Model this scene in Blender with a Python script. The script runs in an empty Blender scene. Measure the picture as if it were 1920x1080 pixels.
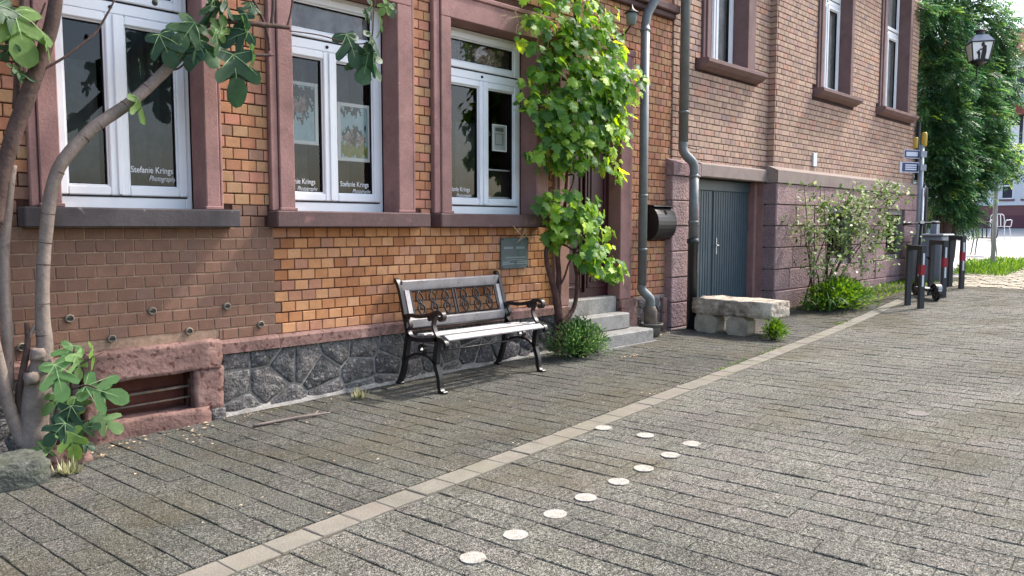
import bpy, math, random
from mathutils import Vector, Matrix
R = math.radians
S = bpy.context.scene
COL = S.collection

# ------------------------------------------------------------------ camera, light, exposure
PITCH, YAW = 4.495, 44.713          # yaw: angle between the facade direction (+X) and the view
CAMPOS = Vector((0.0, -5.2, 0.0))   # z = 0 is eye height, the paving lies about 1.3 m below
cd = bpy.data.cameras.new('camera')
cd.sensor_width = 36.0
cd.lens = 1450.0 / 1920.0 * 36.0
cd.clip_start = 0.05
cd.clip_end = 2000.0
cam = bpy.data.objects.new('camera', cd)
COL.objects.link(cam)
cam.location = CAMPOS
cam.rotation_euler = (R(90 - PITCH), 0, R(YAW - 90))
S.camera = cam

SUN_AZ, SUN_EL = -15.0, 48.0        # azimuth measured from +X towards +Y
w = bpy.data.worlds.new('World')
S.world = w
w.use_nodes = True
nt = w.node_tree
bg = nt.nodes['Background']
sky = nt.nodes.new('ShaderNodeTexSky')
sky.sky_type = 'NISHITA'
sky.sun_disc = False
sky.sun_elevation = R(SUN_EL)
sky.sun_rotation = R(90 - SUN_AZ)
sky.air_density = 1.0
sky.dust_density = 3.0
sky.ozone_density = 0.6
nt.links.new(sky.outputs[0], bg.inputs[0])
bg.inputs[1].default_value = 0.15
sl = bpy.data.lights.new('sun', 'SUN')
sl.energy = 2.0
sl.angle = R(3.5)
sl.color = (1.0, 0.965, 0.91)
so = bpy.data.objects.new('sun', sl)
COL.objects.link(so)
sd = Vector((math.cos(R(SUN_EL)) * math.cos(R(SUN_AZ)), math.cos(R(SUN_EL)) * math.sin(R(SUN_AZ)), math.sin(R(SUN_EL))))
so.rotation_euler = sd.to_track_quat('Z', 'Y').to_euler()
so.location = (30, -6, 30)
S.view_settings.view_transform = 'Standard'
S.view_settings.look = 'None'
S.view_settings.exposure = 1.55
S.view_settings.gamma = 1.0
S.view_settings.use_curve_mapping = False
S.render.engine = 'CYCLES'
S.cycles.max_bounces = 6
S.cycles.transparent_max_bounces = 12
S.cycles.caustics_reflective = False
S.cycles.caustics_refractive = False

rnd = random.Random(11)
U = rnd.uniform

# ------------------------------------------------------------------ terrain
def Zg(x):
    if x < 8: return -1.365 + .018 * x
    if x < 11: return -1.221 + .018 * (x - 8) + (.022 / 6) * (x - 8) ** 2
    if x < 40: return -1.134 + .04 * (x - 11)
    return .026
def slope(x): return (Zg(x + .05) - Zg(x - .05)) / .1

# ------------------------------------------------------------------ projection, used only to rank which repeats show largest
_cp, _sp = math.cos(R(PITCH)), math.sin(R(PITCH))
_ct, _st = math.cos(R(YAW)), math.sin(R(YAW))
FW = Vector((_ct * _cp, _st * _cp, -_sp)); RT = Vector((_st, -_ct, 0)); UPV = RT.cross(FW)
def seen(p):
    v = Vector(p) - CAMPOS
    d = v.dot(FW)
    if d < .3: return 0, 0
    x, y = 1450 * v.dot(RT) / d, 1450 * v.dot(UPV) / d
    return (1 if abs(x) < 965 and abs(y) < 545 else 0), d

# ------------------------------------------------------------------ materials
def lin(c):
    c = c / 255.0
    return c / 12.92 if c <= .04045 else ((c + .055) / 1.055) ** 2.4
def rgb(r, g, b, k=1.0): return (lin(r) * k, lin(g) * k, lin(b) * k, 1.0)

def mk(name, col, src=None, rough=.85, spec=.25, metal=0.0, n1=None, stain=None, stain2=None, bumps=(), transl=0.0):
    m = bpy.data.materials.new(name); m.use_nodes = True
    n = m.node_tree.nodes; l = m.node_tree.links
    p = n['Principled BSDF']
    p.inputs['Roughness'].default_value = rough
    p.inputs['Specular IOR Level'].default_value = spec
    p.inputs['Metallic'].default_value = metal
    geo = n.new('ShaderNodeNewGeometry')
    pos = geo.outputs['Position']
    if isinstance(col, list):
        rp = n.new('ShaderNodeValToRGB')
        while len(rp.color_ramp.elements) < len(col): rp.color_ramp.elements.new(.5)
        for e, (q, c) in zip(rp.color_ramp.elements, col):
            e.position = q; e.color = c
        if src == 'obj':
            s = n.new('ShaderNodeObjectInfo').outputs['Random']
        elif src == 'attr':
            a = n.new('ShaderNodeAttribute'); a.attribute_name = 'tint'; s = a.outputs['Fac']
        else:
            t = n.new('ShaderNodeTexNoise'); t.inputs['Scale'].default_value = 3.0; t.inputs['Detail'].default_value = 4
            l.new(pos, t.inputs['Vector']); s = t.outputs['Fac']
        l.new(s, rp.inputs[0]); c = rp.outputs[0]
    else:
        g = n.new('ShaderNodeRGB'); g.outputs[0].default_value = col; c = g.outputs[0]
    for nn in ([n1] if n1 and not isinstance(n1, list) else (n1 or [])):
        sc, det, lo, hi = nn
        t = n.new('ShaderNodeTexNoise'); t.inputs['Scale'].default_value = sc; t.inputs['Detail'].default_value = det
        t.inputs['Roughness'].default_value = .6
        l.new(pos, t.inputs['Vector'])
        mr = n.new('ShaderNodeMapRange'); l.new(t.outputs['Fac'], mr.inputs[0])
        mr.inputs[1].default_value = .32; mr.inputs[2].default_value = .68; mr.inputs[3].default_value = lo; mr.inputs[4].default_value = hi
        mx = n.new('ShaderNodeMix'); mx.data_type = 'RGBA'; mx.blend_type = 'MULTIPLY'; mx.inputs[0].default_value = 1
        l.new(c, mx.inputs[6]); l.new(mr.outputs[0], mx.inputs[7]); c = mx.outputs[2]
    for st in (stain, stain2):
        if st:
            sc, cc, t0, t1, amt = st
            t = n.new('ShaderNodeTexNoise'); t.inputs['Scale'].default_value = sc; t.inputs['Detail'].default_value = 6
            l.new(pos, t.inputs['Vector'])
            mr = n.new('ShaderNodeMapRange'); l.new(t.outputs['Fac'], mr.inputs[0])
            mr.inputs[1].default_value = t0; mr.inputs[2].default_value = t1; mr.inputs[3].default_value = 0; mr.inputs[4].default_value = amt
            mx = n.new('ShaderNodeMix'); mx.data_type = 'RGBA'
            l.new(mr.outputs[0], mx.inputs[0]); l.new(c, mx.inputs[6]); mx.inputs[7].default_value = cc; c = mx.outputs[2]
    l.new(c, p.inputs['Base Color'])
    prev = None
    for kind, sc, dist, stren in bumps:
        if kind == 'v':
            t = n.new('ShaderNodeTexVoronoi'); t.inputs['Scale'].default_value = sc; h = t.outputs['Distance']
        else:
            t = n.new('ShaderNodeTexNoise'); t.inputs['Scale'].default_value = sc; t.inputs['Detail'].default_value = 5; h = t.outputs['Fac']
        l.new(pos, t.inputs['Vector'])
        b = n.new('ShaderNodeBump'); b.inputs['Distance'].default_value = dist; b.inputs['Strength'].default_value = stren
        l.new(h, b.inputs['Height'])
        if prev: l.new(prev, b.inputs['Normal'])
        prev = b.outputs[0]
    if prev: l.new(prev, p.inputs['Normal'])
    if transl:
        tr = n.new('ShaderNodeBsdfTranslucent')
        hs = n.new('ShaderNodeHueSaturation'); hs.inputs['Hue'].default_value = .485; hs.inputs['Saturation'].default_value = 1.15; hs.inputs['Value'].default_value = 2.1
        l.new(c, hs.inputs['Color']); l.new(hs.outputs[0], tr.inputs[0])
        ms = n.new('ShaderNodeMixShader'); ms.inputs[0].default_value = transl
        l.new(p.outputs[0], ms.inputs[1]); l.new(tr.outputs[0], ms.inputs[2])
        l.new(ms.outputs[0], n['Material Output'].inputs[0])
    return m

def glass(name, tint=.8, boost=1.0):
    m = bpy.data.materials.new(name); m.use_nodes = True
    n = m.node_tree.nodes; l = m.node_tree.links
    n.remove(n['Principled BSDF'])
    t = n.new('ShaderNodeBsdfTransparent'); t.inputs[0].default_value = (tint, tint, tint, 1)
    g = n.new('ShaderNodeBsdfGlossy'); g.inputs['Roughness'].default_value = .015
    f = n.new('ShaderNodeFresnel'); f.inputs[0].default_value = 1.5
    k = n.new('ShaderNodeMath'); k.operation = 'MULTIPLY'; k.inputs[1].default_value = boost
    ms = n.new('ShaderNodeMixShader')
    l.new(f.outputs[0], k.inputs[0]); l.new(k.outputs[0], ms.inputs[0])
    l.new(t.outputs[0], ms.inputs[1]); l.new(g.outputs[0], ms.inputs[2])
    l.new(ms.outputs[0], n['Material Output'].inputs[0])
    return m

ORANGE = [(0, rgb(138, 78, 40)), (.25, rgb(158, 94, 50)), (.5, rgb(170, 106, 58)), (.75, rgb(178, 116, 68)), (1, rgb(150, 92, 60))]
PIER = [(0, rgb(150, 88, 62)), (.3, rgb(166, 108, 72)), (.55, rgb(158, 112, 78)), (.8, rgb(172, 104, 80)), (1, rgb(140, 96, 74))]
BROWN = [(0, rgb(86, 58, 44)), (.4, rgb(102, 70, 52)), (.7, rgb(112, 78, 58)), (1, rgb(96, 72, 60))]
BUFF = [(0, rgb(136, 104, 92)), (.3, rgb(154, 118, 100)), (.55, rgb(164, 126, 106)), (.8, rgb(152, 114, 102)), (.93, rgb(162, 112, 92)), (1, rgb(134, 106, 102))]
def gain(rp, k): return [(p, (c[0] * k[0], c[1] * k[1], c[2] * k[2], 1)) for p, c in rp]
ORANGE = gain(ORANGE, (1.25, 1.66, 2.45)); PIER = gain(PIER, (1.12, 1.42, 1.6)); BROWN = gain([(p, tuple(c[i] * .5 + (.13, .068, .042)[i] * .5 for i in range(3)) + (1,)) for p, c in BROWN], (1.5, 1.6, 1.75)); BUFF = gain(BUFF, (1.24, 1.52, 1.58))
def brickmats(tag_, ramp, rough=.8):
    kw = dict(rough=rough, spec=.3, n1=[(14, 4, .86, 1.1), (160, 2, .85, 1.12)], stain=(3.5, rgb(112, 88, 74), .56, .78, .4), bumps=[('n', 90, .004, .5)])
    return mk('brick_%s' % tag_, ramp, 'obj', **kw), mk('brick_field_%s' % tag_, ramp, 'attr', **kw)
M = {}
M['orange'], M['orange_f'] = brickmats('orange', ORANGE)
M['pier'], M['pier_f'] = brickmats('pier', PIER)
M['brown'], M['brown_f'] = brickmats('brown', BROWN, .62)
M['buff'], M['buff_f'] = brickmats('buff', BUFF)
M['mortar_dark'] = mk('dark mortar', rgb(74, 48, 40), n1=(30, 4, .7, 1.2), bumps=[('n', 120, .003, .6)])
M['mortar_pale'] = mk('pale mortar', rgb(150, 126, 106), n1=(30, 4, .7, 1.15), bumps=[('n', 120, .003, .6)])
M['mortar_plum'] = mk('plum mortar', rgb(62, 46, 46), n1=(30, 4, .7, 1.2), bumps=[('n', 120, .003, .6)])
M['sand'] = mk('mauve sandstone', rgb(146, 111, 105), rough=.8, n1=[(5, 5, .84, 1.12), (70, 3, .9, 1.1)], stain=(4, rgb(108, 82, 78), .52, .72, .6), stain2=(38, rgb(184, 156, 146), .68, .74, .5), bumps=[('n', 60, .004, .6)])
M['sand_pale'] = mk('bleached sandstone', rgb(140, 126, 118), rough=.85, n1=[(5, 5, .88, 1.1), (60, 4, .9, 1.08)], stain=(4, rgb(132, 108, 102), .54, .74, .6), bumps=[('n', 50, .005, .6)])
M['sand_dark'] = mk('sooty sandstone', rgb(96, 76, 74), rough=.8, n1=[(7, 5, .82, 1.12), (90, 3, .92, 1.08)], stain=(9, rgb(140, 104, 98), .62, .75, .6), bumps=[('n', 60, .004, .5)])
M['sand_mid'] = mk('mauve brown sandstone', rgb(124, 100, 97), rough=.8, n1=[(6, 5, .86, 1.1), (80, 3, .92, 1.08)], stain=(5, rgb(98, 78, 76), .55, .74, .6), bumps=[('n', 60, .004, .5)])
M['sand_grey'] = mk('grey weathered sandstone', rgb(80, 74, 74), rough=.8, n1=[(7, 5, .8, 1.15), (90, 3, .92, 1.08)], stain=(13, rgb(158, 140, 132), .66, .72, .8), bumps=[('n', 60, .004, .5)])
M['sand_pink'] = mk('pink sandstone', rgb(126, 98, 90), rough=.85, n1=[(6, 6, .7, 1.25), (60, 3, .92, 1.08)], stain=(24, rgb(74, 44, 40), .56, .64, .8), stain2=(5, rgb(182, 150, 138), .62, .74, .5), bumps=[('n', 35, .01, .7)])
M['ashlar'] = mk('rock faced red sandstone', [(0, rgb(140, 116, 116)), (.5, rgb(152, 126, 126)), (1, rgb(160, 134, 130))], 'obj', rough=.9, n1=[(5, 5, .85, 1.1), (55, 4, .86, 1.12)], stain=(3, rgb(118, 104, 102), .56, .76, .6), bumps=[('n', 34, .03, .8), ('n', 95, .010, .8)])
M['rubble'] = mk('dark rubble stone', [(0, rgb(76, 75, 74)), (.35, rgb(92, 90, 88)), (.7, rgb(104, 99, 95)), (1, rgb(84, 80, 82))], 'obj', rough=.85, n1=[(11, 6, .6, 1.35), (60, 5, .5, 1.5)], stain=(30, rgb(176, 168, 158), .58, .7, .55), bumps=[('n', 22, .03, .8), ('n', 70, .012, .8)])
M['rubble_mortar'] = mk('rubble mortar', rgb(140, 136, 130), n1=(40, 4, .7, 1.2), stain=(8, rgb(84, 82, 76), .5, .7, .6), bumps=[('n', 60, .008, .8)])
M['plaster'] = mk('plain facade', rgb(140, 100, 80), n1=(6, 4, .9, 1.08))
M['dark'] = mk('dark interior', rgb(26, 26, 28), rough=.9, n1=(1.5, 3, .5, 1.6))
M['darkwood'] = mk('dark cellar board', rgb(92, 52, 42), rough=.7, n1=(12, 4, .7, 1.2))
M['upvc'] = mk('white window plastic', rgb(236, 238, 240), rough=.35, spec=.5, n1=(3, 3, .94, 1.02))
M['rubber'] = mk('black gasket', rgb(30, 30, 32), rough=.6)
M['pane'] = glass('window pane', .95, 1.2)
M['curtain'] = mk('grey curtain', rgb(214, 216, 212), rough=.9, n1=(6, 2, .75, 1.1))
M['drape_reflection'] = mk('grey display cloth and pane reflection', rgb(124, 132, 132), rough=.9, n1=(5, 3, .7, 1.2))  # grey lifted to paint in what the shop panes reflect
M['white_paint'] = mk('white lettering', rgb(226, 226, 224), rough=.6)
M['black_ink'] = mk('black lettering', rgb(24, 24, 24), rough=.6)
M['door_red'] = mk('dark red door paint', rgb(52, 12, 18), rough=.45, spec=.45, n1=(5, 3, .85, 1.1))
M['granite'] = mk('grey granite', rgb(140, 138, 134), rough=.8, n1=[(110, 2, .6, 1.3), (9, 3, .84, 1.1)], stain=(5, rgb(96, 90, 78), .54, .72, .65), bumps=[('n', 140, .002, .5)])
M['zinc'] = mk('zinc downpipe', rgb(112, 116, 116), rough=.5, spec=.4, metal=.3, n1=[(10, 4, .82, 1.12)], bumps=[('n', 14, .002, .2)])
M['castpipe'] = mk('black cast pipe', rgb(30, 34, 36), rough=.4, spec=.5, n1=(12, 3, .8, 1.3))
M['gully'] = mk('rusty gully pipe', rgb(104, 94, 84), rough=.8, n1=[(14, 5, .65, 1.2)], stain=(9, rgb(112, 74, 48), .58, .7, .7), bumps=[('n', 40, .004, .6)])
M['garage'] = mk('slate blue door paint', rgb(58, 74, 82), rough=.45, spec=.45, n1=[(6, 4, .9, 1.08)])
M['steel'] = mk('brushed steel', rgb(196, 198, 200), rough=.3, metal=.9)
M['iron'] = mk('black cast iron', rgb(26, 24, 24), rough=.42, spec=.5, n1=(30, 3, .8, 1.3), bumps=[('n', 90, .001, .4)])
M['ironbrown'] = mk('bronzed cast iron', rgb(36, 28, 26), rough=.45, spec=.5, n1=(30, 3, .8, 1.3), bumps=[('n', 90, .001, .4)])
M['benchwood'] = mk('weathered bench wood', rgb(176, 169, 166), rough=.45, spec=.6, n1=[(9, 5, .8, 1.1), (60, 3, .9, 1.07)], stain=(14, rgb(130, 104, 92), .6, .72, .5), bumps=[('n', 70, .002, .5)])
M['bark'] = mk('smooth grey bark', rgb(128, 115, 106), rough=.8, n1=[(8, 5, .75, 1.15), (60, 4, .86, 1.12)], stain=(20, rgb(70, 58, 52), .62, .72, .6), bumps=[('n', 30, .006, .6), ('n', 120, .002, .6)])
M['barkdark'] = mk('dark brown bark', rgb(82, 66, 60), rough=.9, n1=[(9, 5, .7, 1.2), (60, 4, .8, 1.15)], bumps=[('n', 34, .008, .7)])
M['vinebark'] = mk('shaggy vine bark', rgb(86, 62, 56), rough=.95, n1=[(16, 5, .65, 1.25), (90, 4, .8, 1.2)], bumps=[('n', 50, .01, .9)])
M['twig'] = mk('thin brown twig', rgb(78, 64, 54), rough=.9, n1=(30, 3, .8, 1.2))
FIG = [(0, rgb(40, 66, 48)), (.5, rgb(54, 84, 58)), (.8, rgb(76, 106, 62)), (1, rgb(110, 142, 66))]
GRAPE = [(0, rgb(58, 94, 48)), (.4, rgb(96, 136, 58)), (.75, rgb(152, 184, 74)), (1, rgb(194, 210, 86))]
leafb = [('n', 40, .004, .4)]
M['fig'] = mk('fig leaf', FIG, 'obj', rough=.5, spec=.35, n1=(25, 4, .85, 1.12), bumps=leafb, transl=.35)
M['figpale'] = mk('pale fig leaf', [(0, rgb(70, 106, 58)), (.4, rgb(96, 134, 78)), (1, rgb(146, 178, 118))], 'obj', rough=.5, spec=.35, n1=(25, 4, .88, 1.1), bumps=leafb, transl=.35)  # lighter green ramp for a few of the low leaves
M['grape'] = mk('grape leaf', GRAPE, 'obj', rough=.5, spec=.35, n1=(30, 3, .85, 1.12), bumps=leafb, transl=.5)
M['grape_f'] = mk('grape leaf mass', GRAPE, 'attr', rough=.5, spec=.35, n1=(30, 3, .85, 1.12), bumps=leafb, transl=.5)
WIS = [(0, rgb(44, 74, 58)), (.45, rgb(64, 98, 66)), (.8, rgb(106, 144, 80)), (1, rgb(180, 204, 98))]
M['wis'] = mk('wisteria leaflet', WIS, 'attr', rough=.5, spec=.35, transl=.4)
M['boxleaf'] = mk('small dark leaf', [(0, rgb(46, 78, 42)), (.6, rgb(76, 112, 60)), (1, rgb(140, 168, 108))], 'attr', rough=.5, spec=.35, transl=.25)
M['roseleaf'] = mk('pale rose leaf', [(0, rgb(54, 82, 40)), (.5, rgb(92, 120, 62)), (.85, rgb(146, 164, 108)), (1, rgb(186, 190, 160))], 'attr', rough=.5, spec=.35, transl=.3)
M['roseobj'] = mk('rose leaf', [(0, rgb(54, 82, 40)), (1, rgb(146, 164, 108))], 'obj', rough=.5, spec=.35, transl=.3)
M['weed'] = mk('bright weed leaf', [(0, rgb(52, 84, 32)), (.5, rgb(78, 114, 42)), (1, rgb(122, 150, 64))], 'attr', rough=.55, spec=.3, transl=.35)
M['drygrass'] = mk('dry yellow weed', [(0, rgb(86, 100, 60)), (.5, rgb(150, 148, 112)), (1, rgb(196, 192, 162))], 'attr', rough=.7, transl=.3)
M['litter'] = mk('dead leaf bits', [(0, rgb(120, 84, 60)), (.5, rgb(176, 150, 118)), (1, rgb(200, 186, 160))], 'attr', rough=.85)
PAV = [(0, rgb(100, 100, 95)), (.2, rgb(106, 105, 98)), (.45, rgb(108, 104, 100)), (.65, rgb(111, 105, 102)), (.85, rgb(104, 105, 98)), (1, rgb(116, 112, 107))]
pavkw = dict(rough=.92, spec=.2, n1=[(150, 1, .14, 2.3), (60, 2, .48, 1.56), (7, 3, .86, 1.14), (.9, 3, .8, 1.2)], stain=(1.3, rgb(84, 76, 52), .5, .74, .6), bumps=[('v', 150, .006, .7), ('n', 260, .003, .8)])
_m = (.138, .133, .121)
PAV = [(p, tuple(_m[i] * .55 + c[i] * .45 for i in range(3)) + (1,)) for p, c in PAV]
PAV = gain(PAV, (.55, .555, .52))
M['paver'] = mk('exposed aggregate paver', PAV, 'obj', **pavkw)
M['paver_f'] = mk('exposed aggregate paver field', PAV, 'attr', **pavkw)
RPAV = gain(PAV, (1.42, 1.40, 1.40))
M['roadpaver'] = mk('worn aggregate paver', RPAV, 'obj', **pavkw)
M['roadpaver_f'] = mk('worn aggregate paver field', RPAV, 'attr', **pavkw)
M['joint'] = mk('sandy joint', rgb(84, 79, 68), rough=1, spec=.1, n1=[(60, 4, .6, 1.3)], stain=(3, rgb(72, 82, 40), .55, .7, .8), bumps=[('n', 120, .004, .8)])
M['kerb'] = mk('pale kerb stone', [(0, rgb(124, 120, 109)), (.5, rgb(131, 126, 115)), (1, rgb(127, 120, 110))], 'obj', rough=.9, spec=.2, n1=[(150, 2, .78, 1.18), (7, 4, .85, 1.1)], stain=(2.2, rgb(120, 116, 94), .52, .74, .45), bumps=[('n', 160, .003, .6)])
M['kerb_f'] = mk('pale kerb field', [(0, rgb(124, 120, 109)), (.5, rgb(131, 126, 115)), (1, rgb(127, 120, 110))], 'attr', rough=.9, spec=.2, n1=[(150, 2, .78, 1.18), (7, 4, .85, 1.1)], stain=(2.2, rgb(120, 116, 94), .52, .74, .45), bumps=[('n', 160, .003, .6)])
M['earth'] = mk('ground', rgb(126, 118, 100), rough=1, n1=[(20, 4, .8, 1.2)], bumps=[('n', 40, .01, .6)])
M['cobble'] = mk('cobble', [(0, rgb(150, 142, 122)), (1, rgb(176, 166, 148))], 'obj', rough=.9, n1=[(60, 3, .8, 1.15)], bumps=[('n', 60, .005, .6)])
M['cobble_f'] = mk('cobble field', [(0, rgb(150, 142, 122)), (1, rgb(176, 166, 148))], 'attr', rough=.9, n1=[(60, 3, .8, 1.15)], bumps=[('n', 60, .005, .6)])
M['square'] = mk('pale square paving', rgb(188, 183, 174), rough=.95, n1=[(6, 4, .88, 1.08), (.8, 3, .9, 1.06)], bumps=[('v', 7, .02, .5)])
M['dot'] = mk('white road paint', rgb(176, 171, 161), rough=.9, n1=[(130, 2, .6, 1.16), (22, 5, .78, 1.08)], stain=(30, rgb(112, 106, 98), .56, .7, .8), bumps=[('v', 150, .003, .5)])
M['dot_worn'] = mk('worn road paint', rgb(126, 120, 114), rough=.9, n1=[(140, 3, .5, 1.35)], bumps=[('v', 150, .005, .6)])
M['rock'] = mk('mossy grey rock', rgb(86, 88, 80), rough=.95, n1=[(12, 6, .55, 1.35), (60, 4, .75, 1.25)], stain=(7, rgb(150, 146, 136), .58, .72, .7), stain2=(5, rgb(60, 70, 38), .54, .7, .5), bumps=[('n', 14, .03, .8), ('n', 60, .01, .8)])
M['slab'] = mk('weathered sandstone slab', rgb(180, 168, 152), rough=.95, n1=[(8, 6, .55, 1.3), (60, 4, .8, 1.18)], stain=(9, rgb(98, 86, 76), .54, .68, .75), bumps=[('n', 14, .03, .8), ('n', 50, .012, .8)])
M['block'] = mk('cut stone block', rgb(156, 148, 132), rough=.9, n1=[(8, 5, .75, 1.18), (70, 3, .85, 1.12)], stain=(5, rgb(104, 98, 84), .55, .72, .6), bumps=[('n', 40, .006, .6)])
M['pot'] = mk('grey clay pot', rgb(106, 102, 94), rough=.85, n1=[(12, 4, .8, 1.15)], bumps=[('n', 40, .003, .5)])
M['anthracite'] = mk('anthracite powder coat', rgb(56, 58, 60), rough=.5, spec=.4, n1=(8, 3, .88, 1.1))
M['black'] = mk('black plastic', rgb(22, 23, 25), rough=.4, spec=.45)
M['redfilm'] = mk('red reflective film', rgb(150, 26, 44), rough=.4, spec=.5)
M['whitefilm'] = mk('white reflective film', rgb(214, 216, 218), rough=.4, spec=.5)
M['galv'] = mk('galvanised post', rgb(142, 148, 156), rough=.5, metal=.3, n1=(8, 3, .85, 1.1))
M['signblue'] = mk('navy sign enamel', rgb(34, 44, 96), rough=.35, spec=.5)
M['signwhite'] = mk('white sign enamel', rgb(206, 210, 222), rough=.4, spec=.5)
M['yellow'] = mk('yellow plastic', rgb(190, 160, 70), rough=.5)
M['cabinet'] = mk('grey cabinet', rgb(122, 128, 136), rough=.6, n1=(5, 3, .88, 1.08))
M['plaque'] = mk('weathered bronze plaque', rgb(88, 96, 94), rough=.55, spec=.4, n1=[(9, 4, .85, 1.12)], stain=(12, rgb(88, 118, 106), .55, .7, .7))
M['plaque_line'] = mk('worn plaque line', rgb(132, 142, 138), rough=.6)
M['vent'] = mk('grey plastic plug', rgb(128, 118, 104), rough=.6)
M['frost'] = mk('frosted lantern glass', rgb(240, 242, 244), rough=.35, spec=.5)
M['farwall'] = mk('pale far facade', rgb(220, 222, 224), rough=.9, n1=(.8, 4, .92, 1.05))
M['farplinth'] = mk('maroon plinth', rgb(126, 88, 88), rough=.9, n1=(1, 4, .9, 1.08))
M['farband'] = mk('dark plum band', rgb(106, 72, 78), rough=.9)
M['fardark'] = mk('dark timber', rgb(66, 68, 76), rough=.8, n1=(1.5, 3, .85, 1.1))
M['fargreen'] = mk('pale render with haze green', rgb(170, 186, 170), rough=.9, n1=(1, 4, .9, 1.05))  # green veil of haze and leaves put into this wall's colour
M['tile'] = mk('red roof tile', [(0, rgb(140, 78, 66)), (.5, rgb(158, 90, 74)), (1, rgb(172, 106, 86))], 'attr', rough=.85, n1=(3, 4, .85, 1.1))
M['photo_a'] = mk('beach portrait print', [(0, rgb(30, 34, 30)), (.36, rgb(96, 90, 78)), (.5, rgb(176, 200, 204)), (.62, rgb(190, 214, 216)), (1, rgb(220, 226, 226))], None, rough=.4)
M['photo_b'] = mk('meadow portrait print', [(0, rgb(44, 44, 40)), (.4, rgb(112, 108, 98)), (.52, rgb(186, 196, 190)), (1, rgb(216, 222, 216))], None, rough=.4)
M['photo_sky'] = mk('print sky', rgb(178, 206, 210), rough=.4, n1=(14, 4, .8, 1.1))
M['photo_grass'] = mk('print meadow', rgb(142, 146, 74), rough=.4, n1=(20, 4, .7, 1.15))
M['photo_dark'] = mk('print foliage', rgb(52, 54, 42), rough=.4, n1=(60, 5, .2, 2.6))
M['photo_skin'] = mk('print figures', rgb(150, 128, 116), rough=.4, n1=(45, 5, .25, 1.8))
M['photo_grey'] = mk('grey print', rgb(150, 146, 144), rough=.5, n1=(9, 5, .55, 1.25), stain=(6, rgb(96, 76, 74), .54, .66, .7))
M['paper'] = mk('pale paper', rgb(244, 244, 240), rough=.6)
M['paperline'] = mk('printed grey', rgb(140, 150, 148), rough=.7)

# ------------------------------------------------------------------ objects
OFF = {}
def tag(o, label=None, cat=None, group=None, kind=None):
    if label: o['label'] = label
    if cat: o['category'] = cat
    if group: o['group'] = group
    if kind: o['kind'] = kind
    return o
def thing(name, label, cat, loc, group=None):
    o = bpy.data.objects.new(name, None); COL.objects.link(o)
    o.empty_display_size = .1
    o.location = loc; OFF[o.name] = Vector(loc)
    return tag(o, label, cat, group)
def place(o, parent, worldpos=None, top=None):
    COL.objects.link(o)
    if parent:
        o.parent = parent; OFF[o.name] = OFF[parent.name]
        if worldpos is not None: o.location = Vector(worldpos) - OFF[parent.name]
    else:
        OFF[o.name] = Vector((0, 0, 0))
        if worldpos is not None: o.location = worldpos
    return o

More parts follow.
